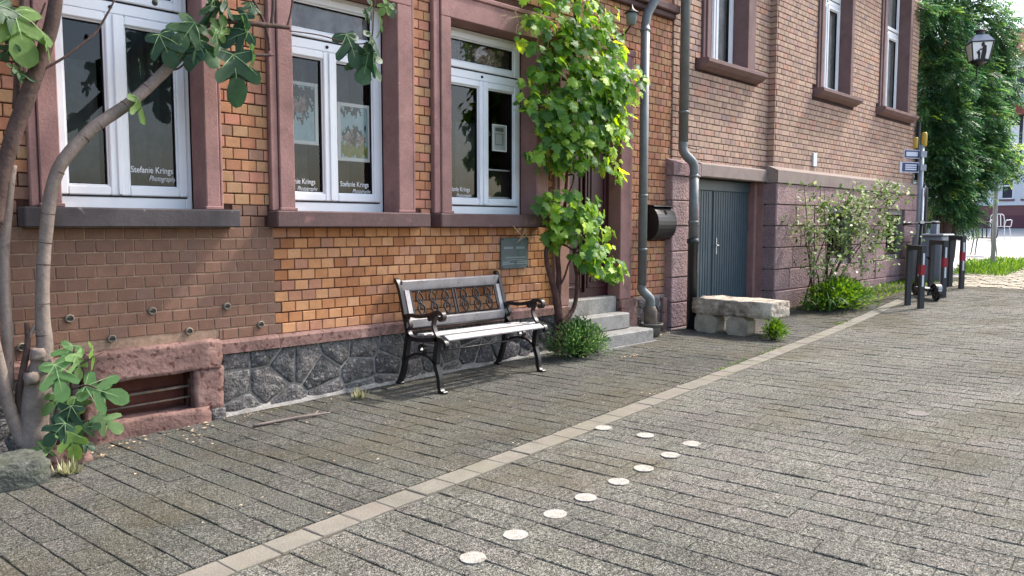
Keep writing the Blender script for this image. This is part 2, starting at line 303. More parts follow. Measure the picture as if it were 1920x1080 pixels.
class MB:
    def __init__(s): s.v = []; s.f = []; s.t = []; s.m = []; s.sm = []
    def face(s, pts, t=.5, m=0, sm=False):
        b = len(s.v); s.v += [tuple(p) for p in pts]; s.f.append(tuple(range(b, b + len(pts)))); s.t.append(t); s.m.append(m); s.sm.append(sm)
    def poly(s, vs, fs, t=.5, m=0, sm=False):
        b = len(s.v); s.v += [tuple(p) for p in vs]
        for f in fs:
            s.f.append(tuple(b + i for i in f)); s.t.append(t); s.m.append(m); s.sm.append(sm)
    def box(s, x0, x1, y0, y1, z0, z1, t=.5, m=0):
        vs = [(x0, y0, z0), (x1, y0, z0), (x1, y1, z0), (x0, y1, z0), (x0, y0, z1), (x1, y0, z1), (x1, y1, z1), (x0, y1, z1)]
        s.poly(vs, [(0, 3, 2, 1), (4, 5, 6, 7), (0, 1, 5, 4), (1, 2, 6, 5), (2, 3, 7, 6), (3, 0, 4, 7)], t, m); return s
    def cbox(s, x0, x1, y0, y1, z0, z1, c=.006, t=.5, m=0):
        """box bevelled on every edge"""
        c = min(c, (x1 - x0) * .45, (y1 - y0) * .45, (z1 - z0) * .45)
        X = (x0, x1); Y = (y0, y1); Z = (z0, z1); vs = []; idx = {}
        for i in (0, 1):
            for j in (0, 1):
                for k in (0, 1):
                    sx, sy, sz = (c if i == 0 else -c), (c if j == 0 else -c), (c if k == 0 else -c)
                    idx[i, j, k, 'x'] = len(vs); vs.append((X[i], Y[j] + sy, Z[k] + sz))
                    idx[i, j, k, 'y'] = len(vs); vs.append((X[i] + sx, Y[j], Z[k] + sz))
                    idx[i, j, k, 'z'] = len(vs); vs.append((X[i] + sx, Y[j] + sy, Z[k]))
        F = []
        for i in (0, 1): F.append([idx[i, 0, 0, 'x'], idx[i, 1, 0, 'x'], idx[i, 1, 1, 'x'], idx[i, 0, 1, 'x']][::(-1 if i == 0 else 1)])
        for j in (0, 1): F.append([idx[0, j, 0, 'y'], idx[1, j, 0, 'y'], idx[1, j, 1, 'y'], idx[0, j, 1, 'y']][::(1 if j == 0 else -1)])
        for k in (0, 1): F.append([idx[0, 0, k, 'z'], idx[1, 0, k, 'z'], idx[1, 1, k, 'z'], idx[0, 1, k, 'z']][::(-1 if k == 0 else 1)])
        for a in (0, 1):
            for b in (0, 1):
                F.append([idx[0, a, b, 'y'], idx[1, a, b, 'y'], idx[1, a, b, 'z'], idx[0, a, b, 'z']])
                F.append([idx[a, 0, b, 'x'], idx[a, 1, b, 'x'], idx[a, 1, b, 'z'], idx[a, 0, b, 'z']])
                F.append([idx[a, b, 0, 'x'], idx[a, b, 1, 'x'], idx[a, b, 1, 'y'], idx[a, b, 0, 'y']])
        for i in (0, 1):
            for j in (0, 1):
                for k in (0, 1): F.append([idx[i, j, k, 'x'], idx[i, j, k, 'y'], idx[i, j, k, 'z']])
        s.poly(vs, [tuple(f) for f in F], t, m); return s
    def obox(s, c, ax, ay, az, t=.5, m=0):
        """box from a centre and three half axes"""
        c, ax, ay, az = map(Vector, (c, ax, ay, az))
        vs = [c + ax * i + ay * j + az * k for k in (-1, 1) for i, j in ((-1, -1), (1, -1), (1, 1), (-1, 1))]
        s.poly(vs, [(0, 3, 2, 1), (4, 5, 6, 7), (0, 1, 5, 4), (1, 2, 6, 5), (2, 3, 7, 6), (3, 0, 4, 7)], t, m); return s
    def bar(s, a, b, w_, d_, up=(0, 0, 1), t=.5, m=0):
        a, b = Vector(a), Vector(b); z = (b - a); L = z.length; z.normalize()
        x = z.cross(Vector(up))
        if x.length < .01: x = z.cross(Vector((1, 0, 0)))
        x.normalize(); y = x.cross(z)
        return s.obox((a + b) / 2, x * w_ / 2, y * d_ / 2, z * L / 2, t, m)
    def tube(s, pts, n=8, sub=4, t=.5, m=0, cap=True, wob=0.0, flat=1.0, flatax=None):
        """pts: (x, y, z, r); smooth path, tapering"""
        P = []
        q = [Vector(p[:3]) for p in pts]; r = [p[3] for p in pts]
        if len(q) > 2 and sub > 1:
            for i in range(len(q) - 1):
                p0, p1, p2, p3 = q[max(i - 1, 0)], q[i], q[i + 1], q[min(i + 2, len(q) - 1)]
                for k in range(sub):
                    u = k / sub
                    P.append((.5 * ((2 * p1) + (p2 - p0) * u + (2 * p0 - 5 * p1 + 4 * p2 - p3) * u * u + (3 * p1 - p0 - 3 * p2 + p3) * u ** 3), r[i] + (r[i + 1] - r[i]) * u))
            P.append((q[-1], r[-1]))
        else: P = list(zip(q, r))
        b = len(s.v); prevx = None; ln = len(P)
        for i, (p, rr) in enumerate(P):
            z = (P[min(i + 1, ln - 1)][0] - P[max(i - 1, 0)][0])
            if z.length < 1e-6: z = Vector((0, 0, 1))
            z.normalize()
            if prevx is None:
                x = z.cross(Vector((0, 1, 0)) if abs(z.y) < .9 else Vector((1, 0, 0)))
            else: x = prevx - z * prevx.dot(z)
            x.normalize(); prevx = x; y = z.cross(x)
            for k in range(n):
                a = 2 * math.pi * k / n; ww = 1 + (U(-wob, wob) if wob else 0)
                s.v.append(tuple(p + (x * math.cos(a) + y * math.sin(a)) * rr * ww))
        for i in range(ln - 1):
            for k in range(n):
                s.f.append((b + i * n + k, b + i * n + (k + 1) % n, b + (i + 1) * n + (k + 1) % n, b + (i + 1) * n + k)); s.t.append(t); s.m.append(m); s.sm.append(True)
        if cap:
            s.f.append(tuple(b + k for k in range(n))[::-1]); s.f.append(tuple(b + (ln - 1) * n + k for k in range(n)))
            s.t += [t, t]; s.m += [m, m]; s.sm += [False, False]
        return s
    def lathe(s, c, prof, n=20, t=.5, m=0, axis='z'):
        b = len(s.v)
        for (r, h) in prof:
            for k in range(n):
                a = 2 * math.pi * k / n
                if axis == 'z': s.v.append((c[0] + r * math.cos(a), c[1] + r * math.sin(a), c[2] + h))
                elif axis == 'y': s.v.append((c[0] + r * math.cos(a), c[1] + h, c[2] + r * math.sin(a)))
                else: s.v.append((c[0] + h, c[1] + r * math.cos(a), c[2] + r * math.sin(a)))
        for i in range(len(prof) - 1):
            for k in range(n):
                s.f.append((b + i * n + k, b + i * n + (k + 1) % n, b + (i + 1) * n + (k + 1) % n, b + (i + 1) * n + k)); s.t.append(t); s.m.append(m); s.sm.append(True)
        s.f.append(tuple(b + k for k in range(n))[::-1]); s.f.append(tuple(b + (len(prof) - 1) * n + k for k in range(n)))
        s.t += [t, t]; s.m += [m, m]; s.sm += [False, False]
        return s
    def prism(s, poly, d0, d1, axis='x', t=.5, m=0):
        """poly in the plane across the axis: axis x -> (y, z), y -> (x, z), z -> (x, y)"""
        def P(a, b, d): return {'x': (d, a, b), 'y': (a, d, b), 'z': (a, b, d)}[axis]
        n = len(poly); vs = [P(a, b, d0) for a, b in poly] + [P(a, b, d1) for a, b in poly]
        s.poly(vs, [tuple(range(n))[::-1], tuple(range(n, 2 * n))] + [(i, (i + 1) % n, n + (i + 1) % n, n + i) for i in range(n)], t, m); return s
    def mesh(s, name, mats, off=Vector((0, 0, 0))):
        me = bpy.data.meshes.new(name)
        me.from_pydata([(a - off.x, b - off.y, c - off.z) for a, b, c in s.v], [], s.f)
        if not isinstance(mats, (list, tuple)): mats = [mats]
        for m in mats: me.materials.append(m)
        if len(mats) > 1: me.polygons.foreach_set('material_index', s.m)
        me.polygons.foreach_set('use_smooth', s.sm)
        a = me.attributes.new('tint', 'FLOAT', 'FACE'); a.data.foreach_set('value', s.t)
        me.update(); return me
    def build(s, name, mats, parent=None, fix=True, kind=None, label=None):
        off = OFF[parent.name] if parent else Vector((0, 0, 0))
        me = s.mesh(name, mats, off)
        if fix:
            import bmesh
            bm = bmesh.new(); bm.from_mesh(me); bmesh.ops.recalc_face_normals(bm, faces=bm.faces); bm.to_mesh(me); bm.free()
        o = bpy.data.objects.new(name, me)
        place(o, parent)
        return tag(o, label, None, None, kind)
    def solo(s, name, mats, label, cat, base, group=None, kind=None):
        """a thing that is one mesh, origin at its base"""
        me = s.mesh(name, mats, Vector(base))
        import bmesh
        bm = bmesh.new(); bm.from_mesh(me); bmesh.ops.recalc_face_normals(bm, faces=bm.faces); bm.to_mesh(me); bm.free()
        o = bpy.data.objects.new(name, me); place(o, None, base); OFF[o.name] = Vector(base)
        return tag(o, label, cat, group, kind)

def inst(name, me, parent, pos, scale=(1, 1, 1), rot=None):
    o = bpy.data.objects.new(name, me)
    place(o, parent, pos); o.scale = scale
    if rot: o.rotation_euler = rot
    return o

def rough_block(mb, x0, x1, y0, y1, z0, z1, amp, n=4, rg=rnd, t=.5, rnd_edge=.25):
    """an irregular hewn block: subdivided box pushed about, corners rounded"""
    import itertools
    c = Vector(((x0 + x1) / 2, (y0 + y1) / 2, (z0 + z1) / 2)); h = Vector(((x1 - x0) / 2, (y1 - y0) / 2, (z1 - z0) / 2))
    key = {}; vs = []; fs = []
    nz = {}
    def pt(a, b, cc):
        k = (round(a, 4), round(b, 4), round(cc, 4))
        if k not in key:
            v = Vector((a, b, cc)); L = max(abs(a), abs(b), abs(cc))
            sph = v.normalized() * L * 1.25
            q = v.lerp(sph, rnd_edge * (sum(1 for e in v if abs(e) > .8) - 1) * .5 if sum(1 for e in v if abs(e) > .8) > 1 else 0)
            key[k] = len(vs)
            vs.append((c.x + q.x * h.x + rg.uniform(-amp, amp), c.y + q.y * h.y + rg.uniform(-amp, amp), c.z + q.z * h.z + rg.uniform(-amp, amp)))
        return key[k]
    for ax in range(3):
        for sgn in (-1, 1):
            for i in range(n):
                for j in range(n):
                    q = []
                    for di, dj in ((0, 0), (1, 0), (1, 1), (0, 1)):
                        u, v = -1 + 2 * (i + di) / n, -1 + 2 * (j + dj) / n
                        e = [0, 0, 0]; e[ax] = sgn; e[(ax + 1) % 3] = u; e[(ax + 2) % 3] = v
                        q.append(pt(*e))
                    fs.append(tuple(q if sgn > 0 else q[::-1]))
    mb.poly(vs, fs, t, 0, True)
    return mb

# ------------------------------------------------------------------ ground
def sheet(name, x0, x1, y0f, y1f, dz, mat, nx, kind='structure', ny=1):
    mb = MB(); vs = []; fs = []
    for i in range(nx + 1):
        x = x0 + (x1 - x0) * i / nx
        a, b = y0f(x), y1f(x)
        for j in range(ny + 1): vs.append((x, a + (b - a) * j / ny, Zg(x) + dz))
    for i in range(nx):
        for j in range(ny):
            k = i * (ny + 1) + j
            fs.append((k, k + ny + 1, k + ny + 2, k + 1))
    mb.poly(vs, fs)
    return mb.build(name, mat, None, True, kind)
KY = lambda x: -2.35 + .097 * x           # upper edge of the kerb strip
sheet('ground', -40, 400, lambda x: -160, lambda x: 160, -.055, M['earth'], 220)
road = sheet('road', -3, 14.6, lambda x: -9, lambda x: KY(x) - .15, -.0062, M['joint'], 60)
pave = sheet('pavement', -3, 16.9, lambda x: KY(x) + .0, lambda x: .6, -.0062, M['joint'], 60)
kerbo = sheet('kerb', -3, 14.6, lambda x: KY(x) - .15, lambda x: KY(x), -.016, M['joint'], 60)
sq = sheet('square', 14.6, 60, lambda x: -14, lambda x: 12, -.02, M['square'], 80)

ANG = math.atan(.097); ux, uy = math.cos(ANG), math.sin(ANG)
def uv(s_, v_): return (s_ * ux - v_ * uy, -2.35 + s_ * uy + v_ * ux)
def paver_mesh(name, mat, seed, cx, cy):
    rg = random.Random(seed); mb = MB()
    def j(q): return rg.uniform(-q, q)
    top = [(-.5 + cx + j(.012), -.5 + cy + j(.012), 1 + j(.04)), (.5 - cx + j(.012), -.5 + cy + j(.012), 1 + j(.04)), (.5 - cx + j(.012), .5 - cy + j(.012), 1 + j(.04)), (-.5 + cx + j(.012), .5 - cy + j(.012), 1 + j(.04))]
    rim = [(-.5, -.5, .9), (.5, -.5, .9), (.5, .5, .9), (-.5, .5, .9)]
    bot = [(a, b, 0) for a, b, c in rim]
    mb.poly(top + rim + bot, [(0, 1, 2, 3)] + [(4 + i, 4 + (i + 1) % 4, (i + 1) % 4, i) for i in range(4)] + [(8 + i, 8 + (i + 1) % 4, 4 + (i + 1) % 4, 4 + i) for i in range(4)])
    return mb, mb.mesh(name, mat)
def lay(parent, name, items, mats, key, hgt=.03):
    """items: (x, y, w, l, ang, dz); the 300 that show largest become parts, the rest one field"""
    protos = [paver_mesh(name, M[key], 100 + i, .026, .009) for i in range(5)]
    ranked = []
    for it in items:
        v, d = seen((it[0], it[1], Zg(it[0])))
        ranked.append((-(v * it[2] * it[3] / d ** 3 if d else 0), it))
    ranked.sort(key=lambda q: q[0])
    one = [it for k, it in ranked[:300] if k < 0]; rest = [it for k, it in ranked[:300] if k >= 0] + [it for k, it in ranked[300:]]
    for it in one:
        x, y, w_, l_, a, dz = it
        inst(name, protos[rnd.randrange(5)][1], parent, (x, y, Zg(x) + dz - hgt), (w_, l_, hgt), (U(-.012, .012), -math.atan(slope(x)) + U(-.014, .014), a))
    fm = MB()
    for it in rest:
        x, y, w_, l_, a, dz = it
        src = protos[rnd.randrange(5)][0]; ca, sa = math.cos(a), math.sin(a); sp = slope(x); tx, ty = U(-.014, .014), U(-.012, .012); tt = rnd.random()
        vs = []
        for (p, q, r) in src.v:
            px, py = p * w_, q * l_
            X, Y = px * ca - py * sa, px * sa + py * ca
            vs.append((x + X, y + Y, Zg(x) + dz - hgt + r * hgt + X * (sp + tx) + Y * ty))
        fm.poly(vs, src.f, tt)
    if rest: fm.build(name + '_field', M[key + '_f'], parent, False, 'stuff')

PW, PL, G_ = .145, .212, .0045
items_s, items_r, items_k = [], [], []
col = 0; s_ = -2.4
while s_ < 16.6:
    off = (.5 if col % 2 else 0) * PL + U(-.01, .01)
    v_ = .012 - (PL - off if off else 0)
    while v_ < 2.75:
        a0, a1 = max(v_, .006), v_ + PL
        if a1 - a0 > .05:
            x, y = uv(s_ + PW / 2, (a0 + a1) / 2)
            if y < .1 and x < 16.8: items_s.append((x + U(-.002, .002), y + U(-.002, .002), PW - G_ + U(-.003, .003), a1 - a0 - .002, ANG + U(-.01, .01), U(-.0022, .0022)))
        v_ += PL
    s_ += PW; col += 1
col = 0; s_ = -1.5
while s_ < 15:
    off = (.5 if col % 2 else 0) * PL + U(-.01, .01)
    v_ = -.165 + (PL - off if off else 0)
    while v_ > -5.6:
        a1, a0 = min(v_, -.163), v_ - PL
        if a1 - a0 > .05:
            x, y = uv(s_ + PW / 2, (a0 + a1) / 2)
            if x < 14.5: items_r.append((x + U(-.002, .002), y + U(-.002, .002), PW - G_ + U(-.003, .003), a1 - a0 - .002, ANG + U(-.012, .012), U(-.0022, .0022)))
        v_ -= PL
    s_ += PW; col += 1
s_ = -2
while s_ < 14.6:
    x, y = uv(s_ + .1035, -.081); items_k.append((x, y, .2045, .148, ANG + U(-.008, .008), .002 + U(-.002, .002))); s_ += .207
lay(pave, 'paver', items_s, None, 'paver')
lay(road, 'paver', items_r, None, 'roadpaver')
lay(kerbo, 'kerb_stone', items_k, None, 'kerb')
items_c = []
for i in range(46):
    for jx in range(34):
        x = 14.68 + i * .165 + U(-.02, .02); y = -6.2 + jx * .165 + (.08 if i % 2 else 0) + U(-.02, .02)
        if y < -.95 - max(0, (x - 16.9)) * 0: items_c.append((x, y, .145 + U(-.012, .008), .145 + U(-.012, .008), U(-.08, .08), U(-.006, .004)))
lay(sq, 'cobble', items_c, None, 'cobble', .03)

# white dots on the road: shaft and return of an arrow
def disc(c, r, mat, worn=False):
    mb = MB(); n = 28; z = Zg(c[0]) + .005
    mb.face([(c[0] + r * math.cos(2 * math.pi * k / n) * (1 + (U(-.03, .03))), c[1] + r * math.sin(2 * math.pi * k / n) * (1 + U(-.03, .03)), z + slope(c[0]) * r * math.cos(2 * math.pi * k / n)) for k in range(n)])
    b = mb.v[:]; mb.poly([(x, y, zz - .004) for x, y, zz in b] + b, [(k, (k + 1) % n, n + (k + 1) % n, n + k) for k in range(n)])
    return mb.build('painted_dot', mat, road)
for c in [(2.033, -2.966), (2.311, -2.934), (2.602, -2.904), (2.859, -2.873), (3.151, -2.853), (3.412, -2.825), (3.708, -2.80), (3.978, -2.773), (3.943, -2.464), (3.903, -2.165)]:
    disc(c, .054, M['dot'])
o = disc((5.61, -3.52), .07, M['dot_worn']); o['label'] = 'faded painted dot worn almost grey'

# ------------------------------------------------------------------ brick layer
def brick_unit(name, mat, seed):
    rg = random.Random(seed); mb = MB(); j = lambda q: rg.uniform(-q, q)
    cx, cz = .035, .055
    fr = [(-.5 + cx + j(.008), -1 + j(.05), -.5 + cz + j(.015)), (.5 - cx + j(.008), -1 + j(.05), -.5 + cz + j(.015)), (.5 - cx + j(.008), -1 + j(.05), .5 - cz + j(.015)), (-.5 + cx + j(.008), -1 + j(.05), .5 - cz + j(.015))]
    rim = [(-.5 + j(.01), -.8, -.5 + j(.02)), (.5 + j(.01), -.8, -.5 + j(.02)), (.5 + j(.01), -.8, .5 + j(.02)), (-.5 + j(.01), -.8, .5 + j(.02))]
    bk = [(a, .3, c) for a, b, c in rim]
    mb.poly(fr + rim + bk, [(0, 1, 2, 3)] + [(4 + i, 4 + (i + 1) % 4, (i + 1) % 4, i) for i in range(4)] + [(8 + i, 8 + (i + 1) % 4, 4 + (i + 1) % 4, 4 + i) for i in range(4)])
    return mb, mb.mesh(name, mat)
def courses(x0, x1, z0, z1, ch, pitch, holes, zone, bed=.008, perp=.0055, stretch=.0):
    """-> list of (xa, xb, za, zb, material key) on a facade, cut round the holes (x0, x1, z0, z1)"""
    out = []; k0 = math.floor(z0 / ch); k = k0
    while k * ch < z1 - .01:
        za, zb = k * ch + bed / 2, (k + 1) * ch - bed / 2
        if zb > z0 + .02 and za < z1 - .02:
            za2, zb2 = max(za, z0), min(zb, z1)
            cuts = sorted([(h[0], h[1]) for h in holes if h[2] < zb2 - .012 and h[3] > za2 + .012])
            spans = []; cur = x0
            for a, b in cuts:
                if a > cur: spans.append((cur, min(a, x1)))
                cur = max(cur, b)
            if cur < x1: spans.append((cur, x1))
            for a, b in spans:
                x = math.floor(a / pitch) * pitch + (pitch / 2 if k % 2 else 0) - pitch
                rg = random.Random(k * 977 + 5)
                while x < b:
                    wd = pitch * (2 if rg.random() < stretch else 1)
                    xa, xb = max(x + perp / 2, a + .002), min(x + wd - perp / 2, b - .002)
                    if xb - xa > .018: out.append((xa, xb, za2, zb2, zone((xa + xb) / 2, (za2 + zb2) / 2)))
                    x += wd
        k += 1
    return out
def lay_bricks(wall, bricks, Y, thick=.02, jit=.0014, quota=300):
    keys = sorted({b[4] for b in bricks})
    protos = {k: [brick_unit('brick', M[k], 50 + i) for i in range(5)] for k in keys}
    rank = []
    for b in bricks:
        c = ((b[0] + b[1]) / 2, Y, (b[2] + b[3]) / 2); v, d = seen(c)
        rank.append((-(v * (b[1] - b[0]) * (b[3] - b[2]) / max(d, .3) ** 3), b))
    rank.sort(key=lambda q: q[0])
    fm = MB()
    for i, (k, b) in enumerate(rank):
        xa, xb, za, zb, key = b; y = Y + U(-jit, jit)
        if i < quota and k < 0:
            inst('brick', protos[key][rnd.randrange(5)][1], wall, ((xa + xb) / 2, y + thick, (za + zb) / 2), (xb - xa, thick, zb - za), (U(-.004, .004), U(-.006, .006), U(-.006, .006)))
        else:
            src = protos[key][rnd.randrange(5)][0]; tt = rnd.random(); r = U(-.006, .006)
            fm.poly([((xa + xb) / 2 + p * (xb - xa), y + thick + q * thick, (za + zb) / 2 + s * (zb - za) + r * p * (xb - xa)) for p, q, s in src.v], src.f, tt, keys.index(key))
    if fm.f: fm.build('brick_field', [M[k + '_f'] for k in keys], wall, False, 'stuff')
def core(mb, x0, x1, z0, z1, y0, y1, holes, m=0):
    xs = sorted({x0, x1} | {min(max(h[i], x0), x1) for h in holes for i in (0, 1)})
    zs = sorted({z0, z1} | {min(max(h[i], z0), z1) for h in holes for i in (2, 3)})
    for a, b in zip(xs[:-1], xs[1:]):
        for c, d in zip(zs[:-1], zs[1:]):
            mx, mz = (a + b) / 2, (c + d) / 2
            if not any(h[0] < mx < h[1] and h[2] < mz < h[3] for h in holes): mb.box(a, b, y0, y1, c, d, .5, m)

# ------------------------------------------------------------------ windows
def text_mesh(body, size, parent, pos, mat, shear=0.0, width=None, name='lettering', rotz=0.0, ext=.0004, bold=0.0):
    cu = bpy.data.curves.new('t', 'FONT'); cu.body = body; cu.size = size; cu.shear = shear; cu.extrude = ext; cu.resolution_u = 3; cu.offset = bold
    o = bpy.data.objects.new('t', cu); COL.objects.link(o)
    dg = bpy.context.evaluated_depsgraph_get(); dg.update()
    me = bpy.data.meshes.new_from_object(o.evaluated_get(dg)); bpy.data.objects.remove(o); bpy.data.curves.remove(cu)
    me.materials.clear(); me.materials.append(mat)
    xs = [v.co.x for v in me.vertices]; k = width / (max(xs) - min(xs)) if width else 1; x0 = min(xs)
    ca, sa = math.cos(rotz), math.sin(rotz)
    for v in me.vertices:
        x, y, z = (v.co.x - x0) * k, v.co.y, v.co.z
        v.co = (x * ca, x * sa - z, y)
    q = bpy.data.objects.new(name, me)
    place(q, parent, pos)
    return q
def frame_ring(mb, x0, x1, z0, z1, w_, y0, y1, c=.006, wb=None):
    wb = wb or w_
    mb.cbox(x0, x0 + w_, y0, y1, z0, z1, c); mb.cbox(x1 - w_, x1, y0, y1, z0, z1, c)
    mb.cbox(x0 + w_, x1 - w_, y0 + .001, y1, z0, z0 + wb, c); mb.cbox(x0 + w_, x1 - w_, y0 + .001, y1, z1 - w_, z1, c)
def window(par, x0, x1, z0, z1, Yf, t0, t1, xm=None, sash_w=.058, bottom=.075):
    f = MB()
    frame_ring(f, x0, x1, z0, z1, .045, Yf, Yf + .075, .006, bottom)
    f.cbox(x0 + .045, x1 - .045, Yf - .004, Yf + .075, t0, t1, .006)
    wn = f.build('window', M['upvc'], par)
    xm = xm or (x0 + x1) / 2
    def sash(a, b, c, d, nm='sash'):
        g = MB(); frame_ring(g, a, b, c, d, sash_w, Yf - .014, Yf + .05, .007)
        frame_ring(g, a + sash_w - .001, b - sash_w + .001, c + sash_w - .001, d - sash_w + .001, .012, Yf + .004, Yf + .045, .004)
        g.build(nm, M['upvc'], wn)
        k = MB(); i = sash_w + .011
        frame_ring(k, a + i - .002, b - i + .002, c + i - .002, d - i + .002, .006, Yf + .012, Yf + .04, .001)
        k.build('gasket', M['rubber'], wn)
        q = MB(); q.face([(a + i, Yf + .03, c + i), (b - i, Yf + .03, c + i), (b - i, Yf + .03, d - i), (a + i, Yf + .03, d - i)])
        q.build('pane', M['pane'], wn, False)
        r = MB(); r.box(a + .004, b - .004, Yf - .002, Yf + .01, c - .010, c - .001); r.build('drip_gap', M['rubber'], wn)
    zb = z0 + bottom + .010
    sash(x0 + .032, xm - .001, zb, t0 - .004); sash(xm + .001, x1 - .032, zb, t0 - .004)
    sash(x0 + .032, x1 - .032, t1 + .012, z1 - .03, 'upper_sash')
    mb = MB(); mb.cbox(xm - .016, xm + .016, Yf - .026, Yf - .0142, zb + .005, t0 - .008, .005); mb.build('meeting_strip', M['upvc'], wn)
    mb = MB(); mb.lathe((xm - .02, Yf - .012, (t0 + t1) / 2), [(.012, .02), (.012, 0), (.006, -.006)], 10, axis='y'); mb.build('latch', M['rubber'], wn)
    return wn
def surround(par, ox0, ox1, z0, ztop, wl, wr, ol, orr, Y=-.05, yb=.17, lint=.24):
    """sandstone jambs and lintel round an opening: main band, groove and outer fillet"""
    p = MB()
    for (a, b, oa, ob, sg) in ((ox0 - wl, ox0, ox0 - wl - ol, ox0 - wl - .006, -1), (ox1, ox1 + wr, ox1 + wr + .006, ox1 + wr + orr, 1)):
        p.cbox(a, b, Y, yb, z0, ztop, .006)
        p.cbox(oa, ob, Y + .012, .03, z0, ztop + lint - .02, .006)
        p.box(min(a, oa) + .002, max(b, ob) - .002, Y + .03, .05, z0 + .001, ztop + lint - .03)
        q0, q1 = (a - .01, b + .012) if sg < 0 else (a - .012, b + .01)
        p.cbox(q0, q1, Y - .012, .0, z0, z0 + .022, .004)
    p.cbox(ox0 - wl, ox1 + wr, Y - .001, yb - .002, ztop, ztop + lint - .045, .006)
    p.cbox(ox0 - wl - ol, ox1 + wr + orr, Y - .014, .03, ztop + lint - .043, ztop + lint, .008)
    return p.build('window_surround', M['sand'], par)

# ================================================================== HOUSE 1
H1 = thing('brick_house', 'orange brick shop house with three white framed shop windows', 'house', (4.0, 0.0, Zg(4.0)))
WIN = [(1.405, 2.279, .12, 1.80, 1.36, 1.432, 1.805), (2.943, 3.888, .12, 1.80, 1.365, 1.437, 3.385), (4.462, 5.54, .12, 1.795, 1.36, 1.432, 5.04)]
holes1 = [(1.35, 2.345, .0, 1.85), (2.89, 3.96, .0, 1.85), (4.41, 5.6, .0, 1.85), (5.98, 6.96, -1.4, 1.66), (1.5, 2.15, -1.4, -.95)]
wm = MB()
core(wm, -3.0, 8.0, -1.6, 5.6, .011, .34, holes1, 0)
wall1 = wm.build('wall', [M['mortar_dark']], H1)
mb = MB(); core(mb, -3.0, 2.785, -.80, .0, .0045, .0112, [], 0); mb.build('pale_pointing', M['mortar_pale'], wall1)
bh = [(1.25, 2.405, .0, 2.06), (2.76, 4.075, .0, 2.06), (4.27, 5.77, .0, 2.06), (5.87, 7.135, -1.4, 1.93),
      (1.18, 2.477, -.005, .125), (2.745, 4.15, -.005, .125), (4.26, 5.64, -.005, .125), (1.44, 2.36, -1.4, -.765)]
def zone1(x, z):
    if x < 2.785 and z < 0: return 'brown'
    if x < 1.3 and z < .32: return 'brown'
    if 2.4 < x < 2.8 and z < .17: return 'brown'
    if z < 0 and x < 6: return 'orange'
    return 'pier'
br = courses(-1.0, 7.935, -.79, 2.41, .0785, .1135, bh, zone1)
br += courses(7.2, 7.84, -1.0, -.79, .0785, .1135, [], zone1)
lay_bricks(wall1, br, 0.0)
mb = MB()
for a, b in ((-3, 7.945),):
    mb.cbox(a, b, -.10, .3, 2.475, 2.56, .012); mb.cbox(a, b - .02, -.06, .3, 2.415, 2.474, .01)
mb.build('string_course', M['sand_dark'], H1)
mb = MB(); mb.box(-3, 7.94, .001, .01, 2.565, 5.6); mb.build('upper_wall', M['plaster'], H1)
mb = MB(); mb.box(-3, 8, .345, .4, 2.5, 5.6); mb.box(-3, 8, 8, 8.3, -1.6, 5.6); mb.box(-3.3, -3.001, .0, 8.3, -1.6, 5.6); mb.build('back_wall', M['plaster'], H1)
mb = MB(); mb.prism([(-.5, 5.5), (4.2, 9.2), (8.8, 5.5), (8.8, 5.65), (4.2, 9.4), (-.5, 5.65)], -3.3, 8.0, 'x'); mb.build('roof', M['tile'], H1)
# dark room behind the shop windows
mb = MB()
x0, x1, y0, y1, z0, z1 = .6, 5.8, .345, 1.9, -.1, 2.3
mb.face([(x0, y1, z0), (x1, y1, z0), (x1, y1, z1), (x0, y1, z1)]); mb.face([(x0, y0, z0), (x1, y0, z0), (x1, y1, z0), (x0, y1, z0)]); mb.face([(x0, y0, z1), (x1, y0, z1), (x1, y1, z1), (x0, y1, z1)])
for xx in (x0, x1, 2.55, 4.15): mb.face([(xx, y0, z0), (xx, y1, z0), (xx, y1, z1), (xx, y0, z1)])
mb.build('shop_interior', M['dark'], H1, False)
mb = MB()
def folds(mb, xa, xb, y, z0, z1, n, amp):
    pts = [(xa + (xb - xa) * i / n, y + amp * math.sin(i * 1.9) + U(-.004, .004)) for i in range(n + 1)]
    for (a, b), (c, d) in zip(pts[:-1], pts[1:]): mb.face([(a, b, z0), (c, d, z0), (c, d, z1), (a, b, z1)])
folds(mb, 3.62, 3.86, .62, 0, 2.1, 8, .015); folds(mb, 3.30, 3.5, .7, 0, 2.1, 7, .015); folds(mb, 4.55, 4.95, .85, 0, 1.2, 10, .012); folds(mb, 5.15, 5.6, .7, .0, 1.05, 10, .01)
folds(mb, 1.45, 1.95, 1.0, 0, 1.2, 10, .012); folds(mb, 1.98, 2.4, .75, 0, 1.9, 12, .01)  # left window: grey folds stand in for the street reflection on its panes
mb.build('drape_reflection', M['drape_reflection'], H1, False)
wins = []
for i, (a, b, c, d, t0, t1, xm) in enumerate(WIN):
    wn = window(H1, a + .004, b - .004, c, d, .17, t0, t1, xm); wins.append(wn)
    wl = .10; ol = .046
    if i == 0: surround(H1, a, b, .12, d, .11, .096, .05, .028)
    if i == 1: surround(H1, a, b, .12, d, .119, .148, .062, .034)
    if i == 2: surround(H1, a, b, .12, d, .114, .15, .075, .04)
for i, (a, b) in enumerate(((1.184, 2.475), (2.747, 4.147), (4.262, 5.636))):
    mb = MB(); mb.cbox(a, b, -.14, .169, -.001, .118, .009)
    mb.build('window_sill', M['sand_grey'] if i == 0 else M['sand_dark'], H1, True, None, ['grey weathered sill with flaking pale patches', None, None][i])
def letters(wn, x, z, wd):
    text_mesh('Stefanie Krings', .058, wn, (x, .196, z), M['white_paint'], 0, wd, bold=.0006)
    text_mesh('Photography', .05, wn, (x + wd * .42, .196, z - .052), M['white_paint'], .45, wd * .66, ext=.0003)
